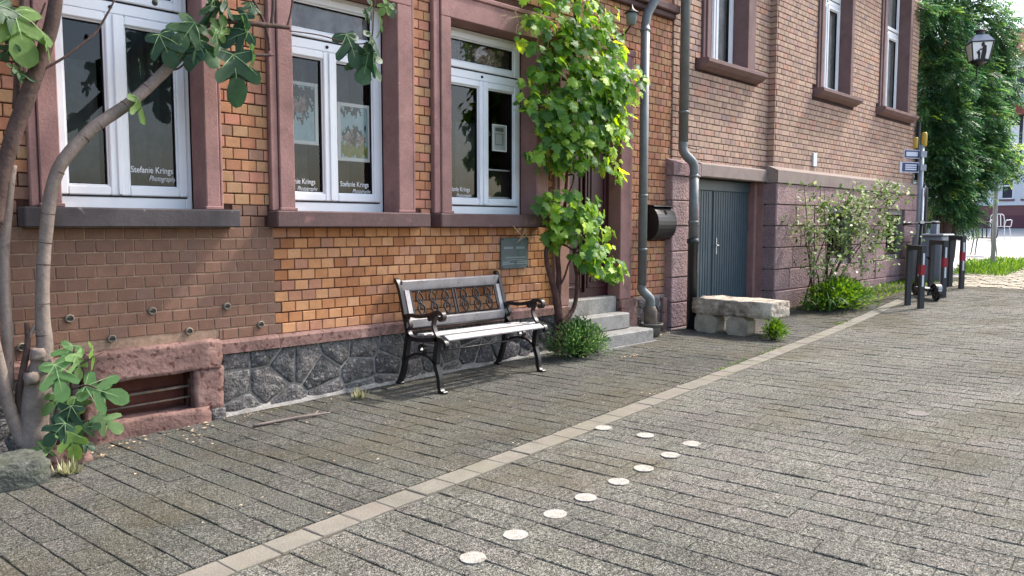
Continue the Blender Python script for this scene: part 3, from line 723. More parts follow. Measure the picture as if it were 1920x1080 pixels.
letters(wins[0], 1.885, .362, .272); letters(wins[1], 3.485, .33, .272); letters(wins[1], 2.985, .335, .272); letters(wins[2], 4.60, .33, .29)
# base course, rubble plinth
mb = MB()
for a, b in ((2.352, 2.79), (2.794, 4.05), (4.054, 5.2), (5.204, 5.83), (-1.2, .2), (.203, 1.435)):
    mb = MB(); mb.prism([(-.05, -.878), (-.05, -.806), (-.03, -.784), (.05, -.784), (.05, -.878)], a, b, 'x'); mb.build('base_course_stone', M['sand_pink'], H1)

pm = MB(); pm.box(2.352, 5.95, -.012, .0105, -1.6, -.8785); pm.box(-1.2, 1.46, -.012, .0105, -1.6, -.8785); pm.box(7.2, 7.84, -.012, .0105, -1.6, -.8)
plinth1 = pm.build('plinth', M['rubble_mortar'], H1)
def clip(poly, px, pz, nx, nz):
    out = []
    for i in range(len(poly)):
        a, b = poly[i], poly[(i + 1) % len(poly)]
        da, db = (a[0] - px) * nx + (a[1] - pz) * nz, (b[0] - px) * nx + (b[1] - pz) * nz
        if da <= 0: out.append(a)
        if (da < 0) != (db < 0) and da != db:
            u = da / (da - db); out.append((a[0] + (b[0] - a[0]) * u, a[1] + (b[1] - a[1]) * u))
    return out
def rubble(x0, x1, zlo, zhi, n, seed):
    rg = random.Random(seed); pts = []
    for _ in range(4000):
        p = (rg.uniform(x0, x1), rg.uniform(zlo(0), zhi))
        if all((p[0] - q[0]) ** 2 + ((p[1] - q[1]) * 1.25) ** 2 > ((x1 - x0) / n * rg.choice((.62, .85, 1.15))) ** 2 for q in pts): pts.append(p)
    for p in pts:
        pl = [(x0, zlo(0)), (x1, zlo(0)), (x1, zhi), (x0, zhi)]
        for q in pts:
            if q is p: continue
            dx, dz = q[0] - p[0], q[1] - p[1]; L = math.hypot(dx, dz); g = .008
            pl = clip(pl, (p[0] + q[0]) / 2 - dx / L * g, (p[1] + q[1]) / 2 - dz / L * g, dx / L, dz / L)
            if len(pl) < 3: break
        if len(pl) < 3: continue
        cx = sum(a for a, b in pl) / len(pl); cz = sum(b for a, b in pl) / len(pl)
        ring = []
        for i in range(len(pl)):
            a, b = pl[i], pl[(i + 1) % len(pl)]
            ring.append(a); ring.append(((a[0] * 2 + b[0]) / 3 + rg.uniform(-.006, .006), (a[1] * 2 + b[1]) / 3 + rg.uniform(-.006, .006))); ring.append(((a[0] + 2 * b[0]) / 3, (a[1] + 2 * b[1]) / 3))
        mb = MB(); nn = len(ring); yb = rg.uniform(-.03, -.02)
        def rg2(k, y, j): return [(cx + (a - cx) * k, y + rg.uniform(-j, j), cz + (b - cz) * k) for a, b in ring]
        r0, r1, r2, r3_ = rg2(1, -.008, 0), rg2(.975, yb + .004, .004), rg2(.86, yb, .005), rg2(.5, yb - .006, .006)
        vs = r0 + r1 + r2 + r3_ + [(cx, yb - .006 + rg.uniform(-.01, .01), cz)]
        fs = []
        for k in range(3):
            for i in range(nn): fs.append((k * nn + i, k * nn + (i + 1) % nn, (k + 1) * nn + (i + 1) % nn, (k + 1) * nn + i))
        for i in range(nn): fs.append((3 * nn + i, 3 * nn + (i + 1) % nn, 4 * nn))
        mb.poly(vs, fs, .5, 0, True)
        mb.build('rubble_stone', M['rubble'], plinth1)
rubble(2.36, 5.9, lambda x: -1.36, -.885, 13, 4)
rubble(.2, 1.44, lambda x: -1.40, -.885, 5, 5)
rubble(7.2, 7.83, lambda x: -1.30, -.83, 3, 6)
# mortar toe along the plinth foot
mb = MB()
prev = None
for i in range(30):
    x = 2.36 + i * .12; y = -.055 + U(-.012, .012)
    cur = (x, y)
    if prev: mb.face([(prev[0], prev[1], Zg(prev[0]) + .004), (cur[0], cur[1], Zg(cur[0]) + .004), (cur[0], -.012, Zg(cur[0]) + .04), (prev[0], -.012, Zg(prev[0]) + .04)])
    prev = cur
mb.build('mortar_toe', M['rubble_mortar'], plinth1)
# cellar window in the pink sandstone frame
cw = thing('x', None, None, (0, 0, 0)); bpy.data.objects.remove(cw)
cm = MB()
rough_block(cm, 1.47, 2.345, -.075, .10, -.965, -.77, .006, 8, rnd_edge=.14)
rough_block(cm, 2.15, 2.352, -.066, .10, -1.26, -.95, .005, 6, rnd_edge=.08)
rough_block(cm, 1.475, 1.555, -.06, .10, -1.26, -.955, .005, 4, rnd_edge=.1)
rough_block(cm, 1.47, 2.25, -.085, .10, -1.40, -1.22, .006, 8, rnd_edge=.12)
cellar = cm.build('cellar_window', M['sand_pink'], H1)
mb = MB(); rough_block(mb, 2.25, 2.36, -.07, .06, -1.42, -1.24, .005, 3); mb.build('corner_stone', M['rubble'], cellar)
for z, r in ((-1.07, .009), (-1.145, .007)):
    mb = MB(); mb.tube([(1.5, .0, z - .012, r), (2.15, .0, z, r)], 8, 1); mb.build('bar', M['gully'], cellar)
mb = MB(); mb.box(1.5, 2.15, .12, .15, -1.24, -.95); mb.box(1.52, 2.14, .10, .119, -1.20, -1.08); mb.build('cellar_board', M['darkwood'], cellar)
# small round plugs drilled into the brown bricks
for x, z in ((1.427, -.553), (1.661, -.701), (1.914, -.545), (2.149, -.70), (2.418, -.55), (2.666, -.70), (1.17, -.70)):
    mb = MB(); mb.lathe((x, -.012, z), [(.026, .014), (.026, .0), (.021, -.005), (.018, -.0045), (.0175, .006)], 18, axis='y'); v = mb.build('wall_plug', M['vent'], H1)
    mb = MB(); mb.box(x - .0175, x + .0175, -.018, -.006, z - .004, z + .004); mb.build('slot', M['rubber'], v)
# door, surround, steps
p = MB()
p.cbox(6.9, 7.08, -.05, .2, -.80, 1.62, .007); p.cbox(7.085, 7.13, -.034, .03, -.80, 1.93, .006); p.box(7.0, 7.12, -.015, .05, -.79, 1.9)
p.cbox(5.88, 6.04, -.05, .2, -.80, 1.62, .007); p.cbox(5.83, 5.875, -.034, .03, -.80, 1.93, .006); p.box(5.85, 6.0, -.015, .05, -.79, 1.9)
p.cbox(5.88, 7.08, -.051, .198, 1.62, 1.86, .007); p.cbox(5.82, 7.14, -.06, .03, 1.862, 1.93, .008)
p.build('door_surround', M['sand'], H1)
for q in ((6.893, 7.21, -.075, .2, -1.6, -.802, .012), (5.835, 6.045, -.07, .2, -1.6, -.802, .012), (7.74, 7.838, -.06, .2, -1.6, -.83, .012)):
    mb = MB(); mb.cbox(*q); mb.build('pillar_base', M['sand_pink'], H1)
mb = MB(); mb.box(6.035, 6.905, .12, .15, -.76, 1.22)
door = mb.build('door', M['door_red'], H1)
for (a, b, c, d) in ((6.10, 6.42, -.66, -.1), (6.52, 6.84, -.66, -.1), (6.10, 6.42, .02, 1.14), (6.52, 6.84, .02, 1.14)):
    mb = MB(); frame_ring(mb, a, b, c, d, .03, .104, .119, .006); mb.cbox(a + .06, b - .06, .108, .1195, c + .06, d - .06, .006); mb.build('door_panel', M['door_red'], door)
mb = MB(); mb.cbox(6.455, 6.485, .09, .119, -.70, 1.2, .005); mb.build('astragal', M['door_red'], door)
mb = MB(); mb.tube([(6.44, .12, .13, .009), (6.44, .07, .13, .009), (6.36, .07, .13, .008)], 8, 3); mb.build('handle', M['steel'], door)
mb = MB(); frame_ring(mb, 6.035, 6.905, 1.24, 1.62, .05, .1, .16, .006); ol_ = mb.build('overlight', M['door_red'], H1)
mb = MB(); mb.face([(6.08, .13, 1.28), (6.86, .13, 1.28), (6.86, .13, 1.58), (6.08, .13, 1.58)]); mb.build('pane', M['pane'], ol_, False)
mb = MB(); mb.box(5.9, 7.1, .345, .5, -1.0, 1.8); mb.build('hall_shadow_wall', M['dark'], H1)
for (a, b, y0, y1, z0, z1) in ((6.08, 7.062, -.395, -.03, -1.4, -1.102), (6.06, 6.888, -.2, -.02, -1.1, -.93), (6.046, 6.89, -.015, .16, -1.1, -.757)):
    mb = MB(); mb.cbox(a, b, y0, y1, z0, z1, .013); mb.build('step', M['granite'], H1)
mb = MB()
pp = [(6.05, -.40), (6.05, -.425), (6.3, -.428), (6.6, -.424), (6.9, -.43), (7.09, -.425), (7.09, -.40)]
mb.prism(pp, Zg(6.5) - .02, Zg(6.6) + .012, 'z'); mb.build('step_footing', M['rubble_mortar'], H1)
# downpipe beside the door
mb = MB()
X = 7.215
mb.tube([(7.40, -.2, 5.4, .05), (7.40, -.2, 2.75, .05)], 14, 1); mb.tube([(7.40, -.2, 2.76, .05), (7.40, -.2, 2.66, .05), (7.385, -.19, 2.60, .05), (7.25, -.135, 2.36, .05), (7.225, -.125, 2.28, .05), (X, -.12, 2.2, .05)], 14, 3)
mb.tube([(X, -.12, 2.22, .05), (X, -.12, -.66, .05)], 14, 1)
mb.tube([(X, -.12, -.65, .05), (X, -.12, -.70, .05), (X + .03, -.15, -.75, .05), (X + .065, -.185, -.80, .05), (X + .075, -.19, -.84, .05), (X + .075, -.19, -.92, .05)], 14, 3)
dp = mb.build('downpipe', M['zinc'], H1)
for z in (2.16, .35, -.25):
    mb = MB(); mb.lathe((X, -.12, z), [(.051, -.016), (.057, -.014), (.057, .014), (.051, .016)], 16); mb.build('collar', M['zinc'], dp)
mb = MB(); mb.lathe((X + .075, -.19, Zg(7.3)), [(.075, .02), (.075, .26), (.07, .3), (.055, .34), (.05, .345)], 18); mb.build('gully_pipe', M['gully'], dp)
# little iron lamp half hidden in the vine
wl_ = thing('wall_lamp', 'small black iron wall lamp peeking out of the vine', 'lamp', (6.62, -.02, 2.1))
mb = MB(); mb.tube([(6.60, -.005, 1.98, .012), (6.64, -.08, 1.96, .012), (6.72, -.2, 2.02, .011), (6.75, -.28, 2.14, .010), (6.74, -.28, 2.22, .009)], 8, 5); mb.tube([(6.60, -.005, 2.05, .012), (6.60, -.005, 1.90, .009)], 8, 1); mb.build('bracket', M['iron'], wl_)
mb = MB(); mb.lathe((6.74, -.28, 2.2), [(.07, .03), (.075, .02), (.06, .035), (.02, .07), (.008, .11)], 14); mb.build('lamp_cap', M['iron'], wl_)
mb = MB(); mb.lathe((6.74, -.28, 2.2), [(.03, -.1), (.045, -.09), (.058, .0), (.058, .018)], 14); mb.build('lamp_glass', M['drape_reflection'], wl_)
# plaque
pq = thing('wall_plaque', 'grey green metal plaque screwed to the orange brick above the bench', 'plaque', (5.285, -.012, -.4))
mb = MB(); mb.cbox(5.085, 5.455, -.026, -.006, -.395, -.10, .004); mb.build('plate', M['plaque'], pq)
for (xa, xb, z, h) in ((5.12, 5.24, -.195, .02), (5.28, 5.40, -.195, .025), (5.14, 5.41, -.287, .011), (5.16, 5.38, -.31, .006), (5.10, 5.20, -.33, .01), (5.30, 5.44, -.327, .01), (5.10, 5.26, -.347, .01), (5.29, 5.44, -.347, .01)):
    mb = MB(); mb.box(xa, xb, -.0275, -.0262, z - h / 2, z + h / 2); mb.build('worn_line', M['plaque_line'], pq)
for xa, z in ((5.10, -.38), (5.44, -.38), (5.10, -.115), (5.44, -.115)):
    mb = MB(); mb.lathe((xa, -.026, z), [(.008, 0), (.008, -.003), (.004, -.005)], 10, axis='y'); mb.build('screw', M['rubber'], pq)
# letter box: D shaped drum on the brick beside the downpipe
lb = thing('letter_box', 'black drum shaped letter box mounted between downpipe and stone quoin', 'letter box', (7.64, -.01, -.15))
prof = [(0, .235), (-.05, .245), (-.085, .225)]
for k in range(13):
    a = R(62 - k * 13.5); prof.append((-.035 - .135 * math.cos(a), .045 + .19 * math.sin(a)))
prof += [(-.02, -.15), (0, -.15)]
mb = MB(); mb.prism(prof, 7.46, 7.83, 'x'); mb.build('body', M['black'], lb)
mb = MB(); mb.prism([(0, .262), (-.115, .248), (-.12, .238), (0, .25)], 7.44, 7.838, 'x'); mb.build('lid', M['black'], lb)
mb = MB(); mb.bar((7.645, -.158, .15), (7.645, -.128, .205), .022, .006); mb.build('lock_slot', M['rubber'], lb)

# ================================================================== HOUSE 2
H2 = thing('brick_house', 'pale brown brick house with rusticated stone base and blue garage door', 'house', (11.5, 0.0, Zg(11.5)))
wA = (8.72, 9.66, 2.07, 4.1); wB = (11.83, 12.86, 2.09, 4.4); wC = (14.41, 15.58, 2.09, 4.5)
wm = MB()
core(wm, 8.001, 10.372, -1.6, 5.6, .011, .4, [(8.43, 10.19, -1.6, .62), (8.66, 9.72, 2.03, 4.15)], 0)
core(wm, 10.372, 16.2, -1.6, 5.6, -.089, .4, [(11.78, 12.91, 2.03, 4.45), (14.36, 15.63, 2.03, 4.55), (11.9, 12.9, -.52, .25), (14.4, 15.35, -.52, .24)], 0)
wall2 = wm.build('wall', M['mortar_plum'], H2)
bA = courses(7.945, 10.36, .80, 4.6, .0765, .1195, [(8.55, 9.84, 2.0, 4.4), (8.42, 10.02, 1.95, 2.08), (8.43, 10.4, -2, .8)], lambda x, z: 'buff', .010, .004, .12)
bA += courses(7.945, 8.43, .79, .802, .0765, .1195, [], lambda x, z: 'buff')
bB = courses(10.375, 16.2, .83, 4.95, .0765, .1195, [(11.66, 13.02, 2.0, 4.6), (14.2, 15.78, 2.0, 4.7), (11.55, 13.12, 1.95, 2.10), (14.1, 15.9, 1.95, 2.10)], lambda x, z: 'buff', .010, .004, .12)
lay_bricks(wall2, bA, -.012, .02, .0014, 100)
lay_bricks(wall2, bB, -.11, .02, .0014, 200)
# return of the projecting bay, facing the camera side
mb = MB(); k = 11
while k * .0765 < 4.9:
    mb.box(10.352, 10.3715, -.108, -.002, k * .0765 + .005, (k + 1) * .0765 - .005, rnd.random()); k += 1
mb.build('return_bricks', M['buff_f'], wall2, True, 'stuff')
# bricks on the far return are left as the wall core; upper wall and roof above the frame
mb = MB(); mb.box(8.0, 16.2, .401, .45, 2.5, 5.6); mb.box(8.001, 16.2, 8, 8.3, -1.6, 5.6); mb.box(16.1, 16.19, .402, 8.0, -1.6, 5.6); mb.build('back_wall', M['plaster'], H2)
mb = MB(); mb.prism([(-.6, 5.5), (4.2, 9.0), (8.8, 5.5), (8.8, 5.65), (4.2, 9.2), (-.6, 5.65)], 8.05, 16.5, 'x'); mb.build('roof', M['tile'], H2)
mb = MB()
for (xa, xb) in ((8.5, 9.9), (11.6, 13.1), (14.2, 15.9)):
    ya, yb, za, zb = .405, 1.5, 1.9, 4.4
    mb.face([(xa, yb, za), (xb, yb, za), (xb, yb, zb), (xa, yb, zb)])
    for xx in (xa, xb): mb.face([(xx, ya, za), (xx, yb, za), (xx, yb, zb), (xx, ya, zb)])
    mb.face([(xa, ya, za), (xb, ya, za), (xb, yb, za), (xa, yb, za)])
mb.build('room_interior', M['dark'], H2, False)
def up_window(a, b, z0, z1, Yf, Yb, t0, t1, jl, jr):
    wn = window(H2, a + .004, b - .004, z0, z1, Yf, t0, t1, None, .06, .05)
    q = MB(); folds(q, a + .06, b - .06, Yf + .085, z0 + .05, z1 - .1, 26, .006); q.build('curtain', M['curtain'], wn, False)
    p = MB()
    for (xa, xb, oa, ob) in ((a - jl * .6, a, a - jl, a - jl * .6 - .006), (b, b + jr * .6, b + jr * .6 + .006, b + jr)):
        p.cbox(xa, xb, Yb - .04, Yf + .02, z0 - .0, z1, .006); p.cbox(oa, ob, Yb - .022, Yb + .05, z0, z1 + .2, .006); p.box(min(xa, oa) + .002, max(xb, ob) - .002, Yb - .008, Yb + .04, z0 + .001, z1)
    p.cbox(a - jl, b + jr, Yb - .045, Yf, z1 + .001, z1 + .24, .008)
    p.build('window_surround', M['sand_mid'], H2)
    p = MB(); p.prism([(Yb - .16, z0 - .015), (Yb - .16, z0 - .055), (Yb - .10, z0 - .10), (Yb - .02, z0 - .13), (Yf, z0 - .13), (Yf, z0 - .001), (Yb - .13, z0 - .001)], a - jl - .09, b + jr + .09, 'x'); p.build('window_sill', M['sand_mid'], H2)
up_window(wA[0], wA[1], wA[2], wA[3], .17, -.012, 3.5, 3.57, .15, .24)
up_window(wB[0], wB[1], wB[2], wB[3], .045, -.11, 3.5, 3.57, .16, .15)
up_window(wC[0], wC[1], wC[2], wC[3], .06, -.11, 3.5, 3.57, .19, .19)
# quoin left of the garage door
def ashlar(par, xs, y0, y1, z0, z1, name='stone_block'):
    for a, b in zip(xs[:-1], xs[1:]):
        mb = MB(); mb.cbox(a + .0025, b - .0025, y0 + U(-.005, .004), y1, z0 + .005, z1 - .005, .009)
        mb.build(name, M['ashlar'], par)
qz = [-1.5, -1.2, -.90, -.598, -.288, .016, .315, .612]
qm = MB(); qm.box(7.85, 8.425, -.06, .3, -1.6, .79); quoin = qm.build('quoin', M['rubble_mortar'], H2)
for i in range(len(qz) - 1): ashlar(quoin, [7.84, 8.43] if i not in (1, 2) else [7.84 - .0, 8.43 + U(-.02, .0)], -.1, .02, qz[i], qz[i + 1])
mb = MB(); mb.prism([(-.115, .615), (-.115, .76), (.0, .815), (.02, .815), (.02, .615)], 7.835, 8.436, 'x'); mb.build('quoin_cap', M['ashlar'], quoin)
# lintel over the garage door and jamb
mb = MB(); mb.cbox(8.437, 10.19, -.115, .12, .622, .785, .01); mb.prism([(-.1, .786), (-.0, .815), (.005, .786)], 8.437, 10.36, 'x'); mb.build('garage_lintel', M['sand_pale'], H2)
mb = MB(); mb.box(10.165, 10.20, -.06, .2, -1.6, .62); mb.cbox(10.09, 10.164, .02, .2, -1.6, .62, .01); mb.build('garage_jamb', M['sand'], H2)
gm = MB(); gm.box(8.43, 10.09, .13, .17, -1.4, .62); gd = gm.build('garage_door', M['garage'], H2)
x = 8.455; i = 0
while x < 10.05:
    wd = .062
    if not (9.02 < x < 9.09):
        mb = MB(); mb.prism([(x, .1295), (x + .006, .113), (x + wd - .012, .113), (x + wd - .006, .1295)], -1.2, .47, 'z'); mb.build('slat', M['garage'], gd)
    x += wd; i += 1
mb = MB(); mb.cbox(8.435, 10.085, .10, .1295, .475, .615, .006); mb.build('top_rail', M['garage'], gd)
mb = MB(); mb.box(9.055, 9.07, .1285, .1297, -1.2, .47); mb.build('leaf_gap', M['rubber'], gd)
mb = MB(); mb.cbox(9.20, 9.225, .098, .112, -.36, -.14, .004); mb.tube([(9.2125, .1, -.24, .008), (9.2125, .06, -.24, .008), (9.14, .06, -.24, .007)], 8, 3); mb.build('handle', M['steel'], gd)
# rusticated plinth of the bay
bz = [-1.45, -1.19, -.89, -.588, -.285, .018, .315, .61]
pm = MB(); core(pm, 10.2, 16.19, -1.6, .61, -.20, -.0895, [(11.93, 12.87, -.5, .235), (14.43, 15.32, -.5, .225)], 0); plinth2 = pm.build('plinth', M['rubble_mortar'], H2)
mb = MB()
for (xa, xb) in ((11.9, 12.9), (14.4, 15.35)): mb.box(xa, xb, .05, .1, -.52, .25)
mb.build('cellar_shadow_wall', M['dark'], H2)
for i in range(len(bz) - 1):
    rg = random.Random(70 + i); xs = [10.19]; x = 10.19
    while x < 16.1:
        x += rg.uniform(.42, .85); xs.append(min(x, 16.2))
    if xs[-1] < 16.2: xs[-1] = 16.2
    zc = (bz[i] + bz[i + 1]) / 2
    sp = []
    for a, b in zip(xs[:-1], xs[1:]):
        cuts = [(11.92, 12.88), (14.42, 15.33)] if -.52 < zc < .26 else []
        seg = [(a, b)]
        for c0, c1 in cuts:
            ns = []
            for s0, s1 in seg:
                if s1 <= c0 or s0 >= c1: ns.append((s0, s1))
                else:
                    if s0 < c0 - .05: ns.append((s0, c0))
                    if s1 > c1 + .05: ns.append((c1, s1))
            seg = ns
        sp += seg
    for a, b in sp: ashlar(plinth2, [a, b], -.25 if i > 1 else -.262, -.199, bz[i], bz[i + 1])
mb = MB()
for i in range(len(bz) - 1): mb.cbox(10.178, 10.2, -.246, .02, bz[i] + .006, bz[i + 1] - .006, .008)
mb.build('plinth_return', M['ashlar'], plinth2)
mb = MB(); mb.prism([(-.27, .615), (-.27, .785), (-.112, .85), (-.09, .85), (-.09, .615)], 10.17, 16.23, 'x'); mb.build('plinth_cornice', M['sand_pale'], H2)
for (xa, xb, zt) in ((11.93, 12.87, .235), (14.43, 15.32, .225)):
    mb = MB(); frame_ring(mb, xa, xb, -.5, zt, .05, -.12, -.02, .005); cwn = mb.build('cellar_window', M['sand_dark'], H2)
    k = xa + .15
    while k < xb - .08:
        mb = MB(); mb.tube([(k, -.12, -.46, .009), (k, -.12, zt - .03, .009)], 6, 1); mb.build('bar', M['gully'], cwn); k += .14
# downpipe 2
mb = MB(); r = .056
mb.tube([(8.0, -.13, 5.4, r), (8.0, -.13, 1.0, r)], 14, 1)
mb.tube([(8.0, -.13, 1.01, r), (8.0, -.13, .92, r), (8.012, -.16, .85, r), (8.07, -.215, .77, r), (8.09, -.23, .70, r), (8.09, -.23, .62, r)], 14, 3)
mb.tube([(8.09, -.23, .63, r), (8.09, -.23, -.14, r)], 14, 1)
d2 = mb.build('downpipe', M['zinc'], H2)
for (x, y, z) in ((8.0, -.13, 1.35), (8.0, -.13, 3.0), (8.09, -.23, .60), (8.09, -.23, .06)):
    mb = MB(); mb.lathe((x, y, z), [(r, -.016), (r + .008, -.014), (r + .008, .014), (r, .016)], 16); mb.build('collar', M['zinc'], d2)
mb = MB(); mb.lathe((8.09, -.23, 0), [(.06, Zg(8) - .02), (.06, -.2), (.072, -.19), (.072, -.14), (.058, -.135)], 18); mb.build('cast_pipe', M['castpipe'], d2)
mb = MB(); mb.tube([(8.06, -.15, .95, .007), (8.2, -.2, .93, .007), (8.3, -.22, .97, .004)], 6, 3); mb.build('hook', M['iron'], d2)
mb = MB(); mb.cbox(11.60, 11.72, -.135, -.11, .92, 1.12, .004); mb.build('meter_plate', M['signwhite'], H2)
mb = MB(); mb.tube([(16.17, -.17, 2.0, .04), (16.17, -.17, .9, .04)], 10, 1); mb.tube([(16.16, -.19, .95, .045), (16.16, -.33, .75, .045), (16.16, -.34, .6, .045), (16.16, -.34, -.9, .045)], 10, 3); mb.build('downpipe', M['castpipe'], H2)

# ================================================================== posters hanging inside the shop windows
def poster(label, x0, x1, z0, z1, y, parts, group=None, wf=.028, soft=False):
    t = thing('framed_picture', label, 'picture', ((x0 + x1) / 2, y, z0), group)
    mb = MB(); frame_ring(mb, x0, x1, z0, z1, wf, y - .012, y + .004, .002); mb.build('frame', M['paper'], t)
    X0, X1, Z0, Z1 = x0 + wf, x1 - wf, z0 + wf, z1 - wf; nx, nz = 30, 40
    mats = sorted({p[4] for p in parts}); q = MB()
    for ix in range(nx):
        for iz in range(nz):
            u, v = (ix + .5) / nx, (iz + .5) / nz; m = parts[0][4]
            for k, (a, b, c, d, mm) in enumerate(parts):
                j1 = (.05 * math.sin(u * 17 + k * 2 + v * 9) + .04 * math.sin(u * 41 + k) + U(-.03, .03)) if k and not soft else 0
                if a <= u + (j1 if k and b - a < .99 else 0) <= b and c <= v + j1 <= d: m = mm
            q.face([(X0 + (X1 - X0) * (ix + p) / nx, y, Z0 + (Z1 - Z0) * (iz + r) / nz) for p, r in ((0, 0), (1, 0), (1, 1), (0, 1))], rnd.random(), mats.index(m))
    q.build('print', [M[m] for m in mats], t, False)
    return t
poster('white framed beach portrait hanging in the left half of the middle window', 3.0, 3.30, .64, 1.115, .215, [(0, 1, 0, 1, 'photo_sky'), (0, 1, .74, 1, 'photo_dark'), (.3, 1, .55, .76, 'photo_dark'), (.0, .7, .46, .78, 'photo_skin'), (.1, .8, .38, .46, 'photo_dark')])
poster('white framed family picture on a meadow hanging in the middle window', 3.475, 3.79, .535, 1.0, .215, [(0, 1, 0, 1, 'photo_sky'), (0, 1, 0, .30, 'photo_grass'), (0, .8, .86, 1, 'photo_dark'), (.05, .95, .28, .46, 'photo_skin'), (.15, .9, .46, .58, 'photo_dark'), (.45, .62, .3, .64, 'photo_dark'), (.25, .4, .34, .5, 'photo_skin')])
poster('small white notice taped to the right pane of the window by the vine', 5.19, 5.38, .73, .985, .21, [(0, 1, 0, 1, 'paper'), (.2, .85, .78, .92, 'paperline'), (.2, .85, .2, .7, 'photo_sky'), (.28, .78, .26, .64, 'paper')], wf=.012, soft=True)
poster('wide grey print filling the upper pane of the middle window', 3.03, 3.80, 1.50, 1.76, .215, [(0, 1, 0, 1, 'photo_grey')], wf=.004)
poster('dark print behind the upper pane of the window by the vine', 4.56, 5.46, 1.50, 1.75, .225, [(0, 1, 0, 1, 'photo_dark'), (.5, .85, .1, .75, 'photo_skin')], wf=.004)
poster('dark framed screen low behind the right pane of the window by the vine', 5.12, 5.50, .28, .56, .25, [(0, 1, 0, 1, 'rubber')], wf=.014)

# ================================================================== bench
B0 = Vector((4.42, -.35, Zg(4.4)))
bench = thing('park_bench', 'black cast iron park bench with bleached wooden slats under the plaque', 'bench', B0)
GZ = Zg(4.4)
def side(x, front):
    zf, zr = Zg(x), Zg(x)
    s = MB()
    # back upright, from the seat up to the scroll at the top
    def ribbon(mb, pts, wd):  # flat casting 40 mm thick
        n = len(pts); L = []; Rr = []
        for i in range(n):
            a = Vector(pts[max(i - 1, 0)]); b = Vector(pts[min(i + 1, n - 1)]); d = (b - a); d.normalize(); nn = Vector((-d.y, d.x)); ww = wd[i] if isinstance(wd, list) else wd
            L.append(Vector(pts[i]) + nn * ww / 2); Rr.append(Vector(pts[i]) - nn * ww / 2)
        for i in range(n - 1):
            q = [L[i], L[i + 1], Rr[i + 1], Rr[i]]
            vs = [(x - .018, p.x, p.y) for p in q] + [(x + .018, p.x, p.y) for p in q]
            fs = [(0, 1, 2, 3), (7, 6, 5, 4), (0, 4, 5, 1), (3, 2, 6, 7)]
            if i == 0: fs.append((0, 3, 7, 4))
            if i == n - 2: fs.append((1, 5, 6, 2))
            mb.poly(vs, fs)
    def sm(pts, sub=5):
        q = [Vector(p) for p in pts]; out = []
        for i in range(len(q) - 1):
            p0, p1, p2, p3 = q[max(i - 1, 0)], q[i], q[i + 1], q[min(i + 2, len(q) - 1)]
            for k in range(sub):
                u = k / sub; out.append(.5 * ((2 * p1) + (p2 - p0) * u + (2 * p0 - 5 * p1 + 4 * p2 - p3) * u * u + (3 * p1 - p0 - 3 * p2 + p3) * u ** 3))
        out.append(q[-1]); return [(p.x, p.y) for p in out]
    H = zf
    ribbon(s, sm([(-.035, H + .86), (-.06, H + .85), (-.095, H + .79), (-.135, H + .66), (-.175, H + .52), (-.205, H + .44), (-.26, H + .40), (-.36, H + .395), (-.48, H + .41), (-.58, H + .425), (-.655, H + .41), (-.675, H + .385), (-.66, H + .365)]), .034)
    sf = s.build('side_frame', M['iron'], bench)
    a = MB(); ribbon(a, sm([(-.165, H + .57), (-.24, H + .585), (-.36, H + .585), (-.48, H + .605), (-.58, H + .635), (-.635, H + .625), (-.645, H + .595), (-.62, H + .578), (-.597, H + .592)]), .03)
    ribbon(a, sm([(-.53, H + .61), (-.50, H + .57), (-.475, H + .575), (-.48, H + .60)]), .018)
    ribbon(a, sm([(-.56, H + .61), (-.525, H + .54), (-.545, H + .48), (-.575, H + .44), (-.57, H + .41), (-.54, H + .425)]), .02)
    ribbon(a, sm([(-.20, H + .46), (-.235, H + .50), (-.21, H + .55), (-.175, H + .56)]), .016)
    a.build('armrest', M['ironbrown'], sf)
    l = MB(); ribbon(l, sm([(-.585, H + .41), (-.56, H + .32), (-.555, H + .22), (-.59, H + .12), (-.60, H + .04), (-.625, H + .005)]), [.05] * 10 + [.04] * 10 + [.036] * 6); l.cbox(x - .025, x + .025, -.665, -.59, H + .0, H + .022, .006)
    l.build('front_leg', M['iron'], sf)
    l = MB(); ribbon(l, sm([(-.21, H + .43), (-.185, H + .34), (-.165, H + .24), (-.14, H + .14), (-.10, H + .05), (-.07, H + .005)]), [.045] * 10 + [.04] * 16); l.cbox(x - .025, x + .025, -.115, -.045, H + .0, H + .022, .006)
    l.build('rear_leg', M['iron'], sf)
    l = MB(); ribbon(l, sm([(-.555, H + .22), (-.48, H + .27), (-.38, H + .285), (-.28, H + .27), (-.17, H + .22)]), .02); ribbon(l, sm([(-.40, H + .285), (-.42, H + .33), (-.38, H + .36), (-.35, H + .335), (-.37, H + .31)]), .014)
    l.build('brace', M['iron'], sf)
side(3.85, True); side(4.985, False)
def slat(nm, a, y, z, wy, wz, tilt, x0=3.87, x1=4.965, mat='benchwood'):
    mb = MB(); c, s = math.cos(tilt), math.sin(tilt)
    pr = [(-wy / 2, -wz / 2 + .004), (-wy / 2, wz / 2 - .004), (-wy / 2 + .004, wz / 2), (wy / 2 - .004, wz / 2), (wy / 2, wz / 2 - .004), (wy / 2, -wz / 2 + .004), (wy / 2 - .004, -wz / 2), (-wy / 2 + .004, -wz / 2)]
    mb.prism([(y + p * c - q * s, z + p * s + q * c) for p, q in pr], x0, x1, 'x')
    mb.build(nm, M[mat], bench)
slat('seat_slat', 0, -.650, GZ + .424, .066, .018, R(26)); slat('seat_slat', 0, -.546, GZ + .442, .064, .016, R(-4)); slat('seat_slat', 0, -.446, GZ + .432, .064, .016, R(-7)); slat('seat_slat', 0, -.335, GZ + .422, .090, .016, R(-4))
BT = R(90 + 16)
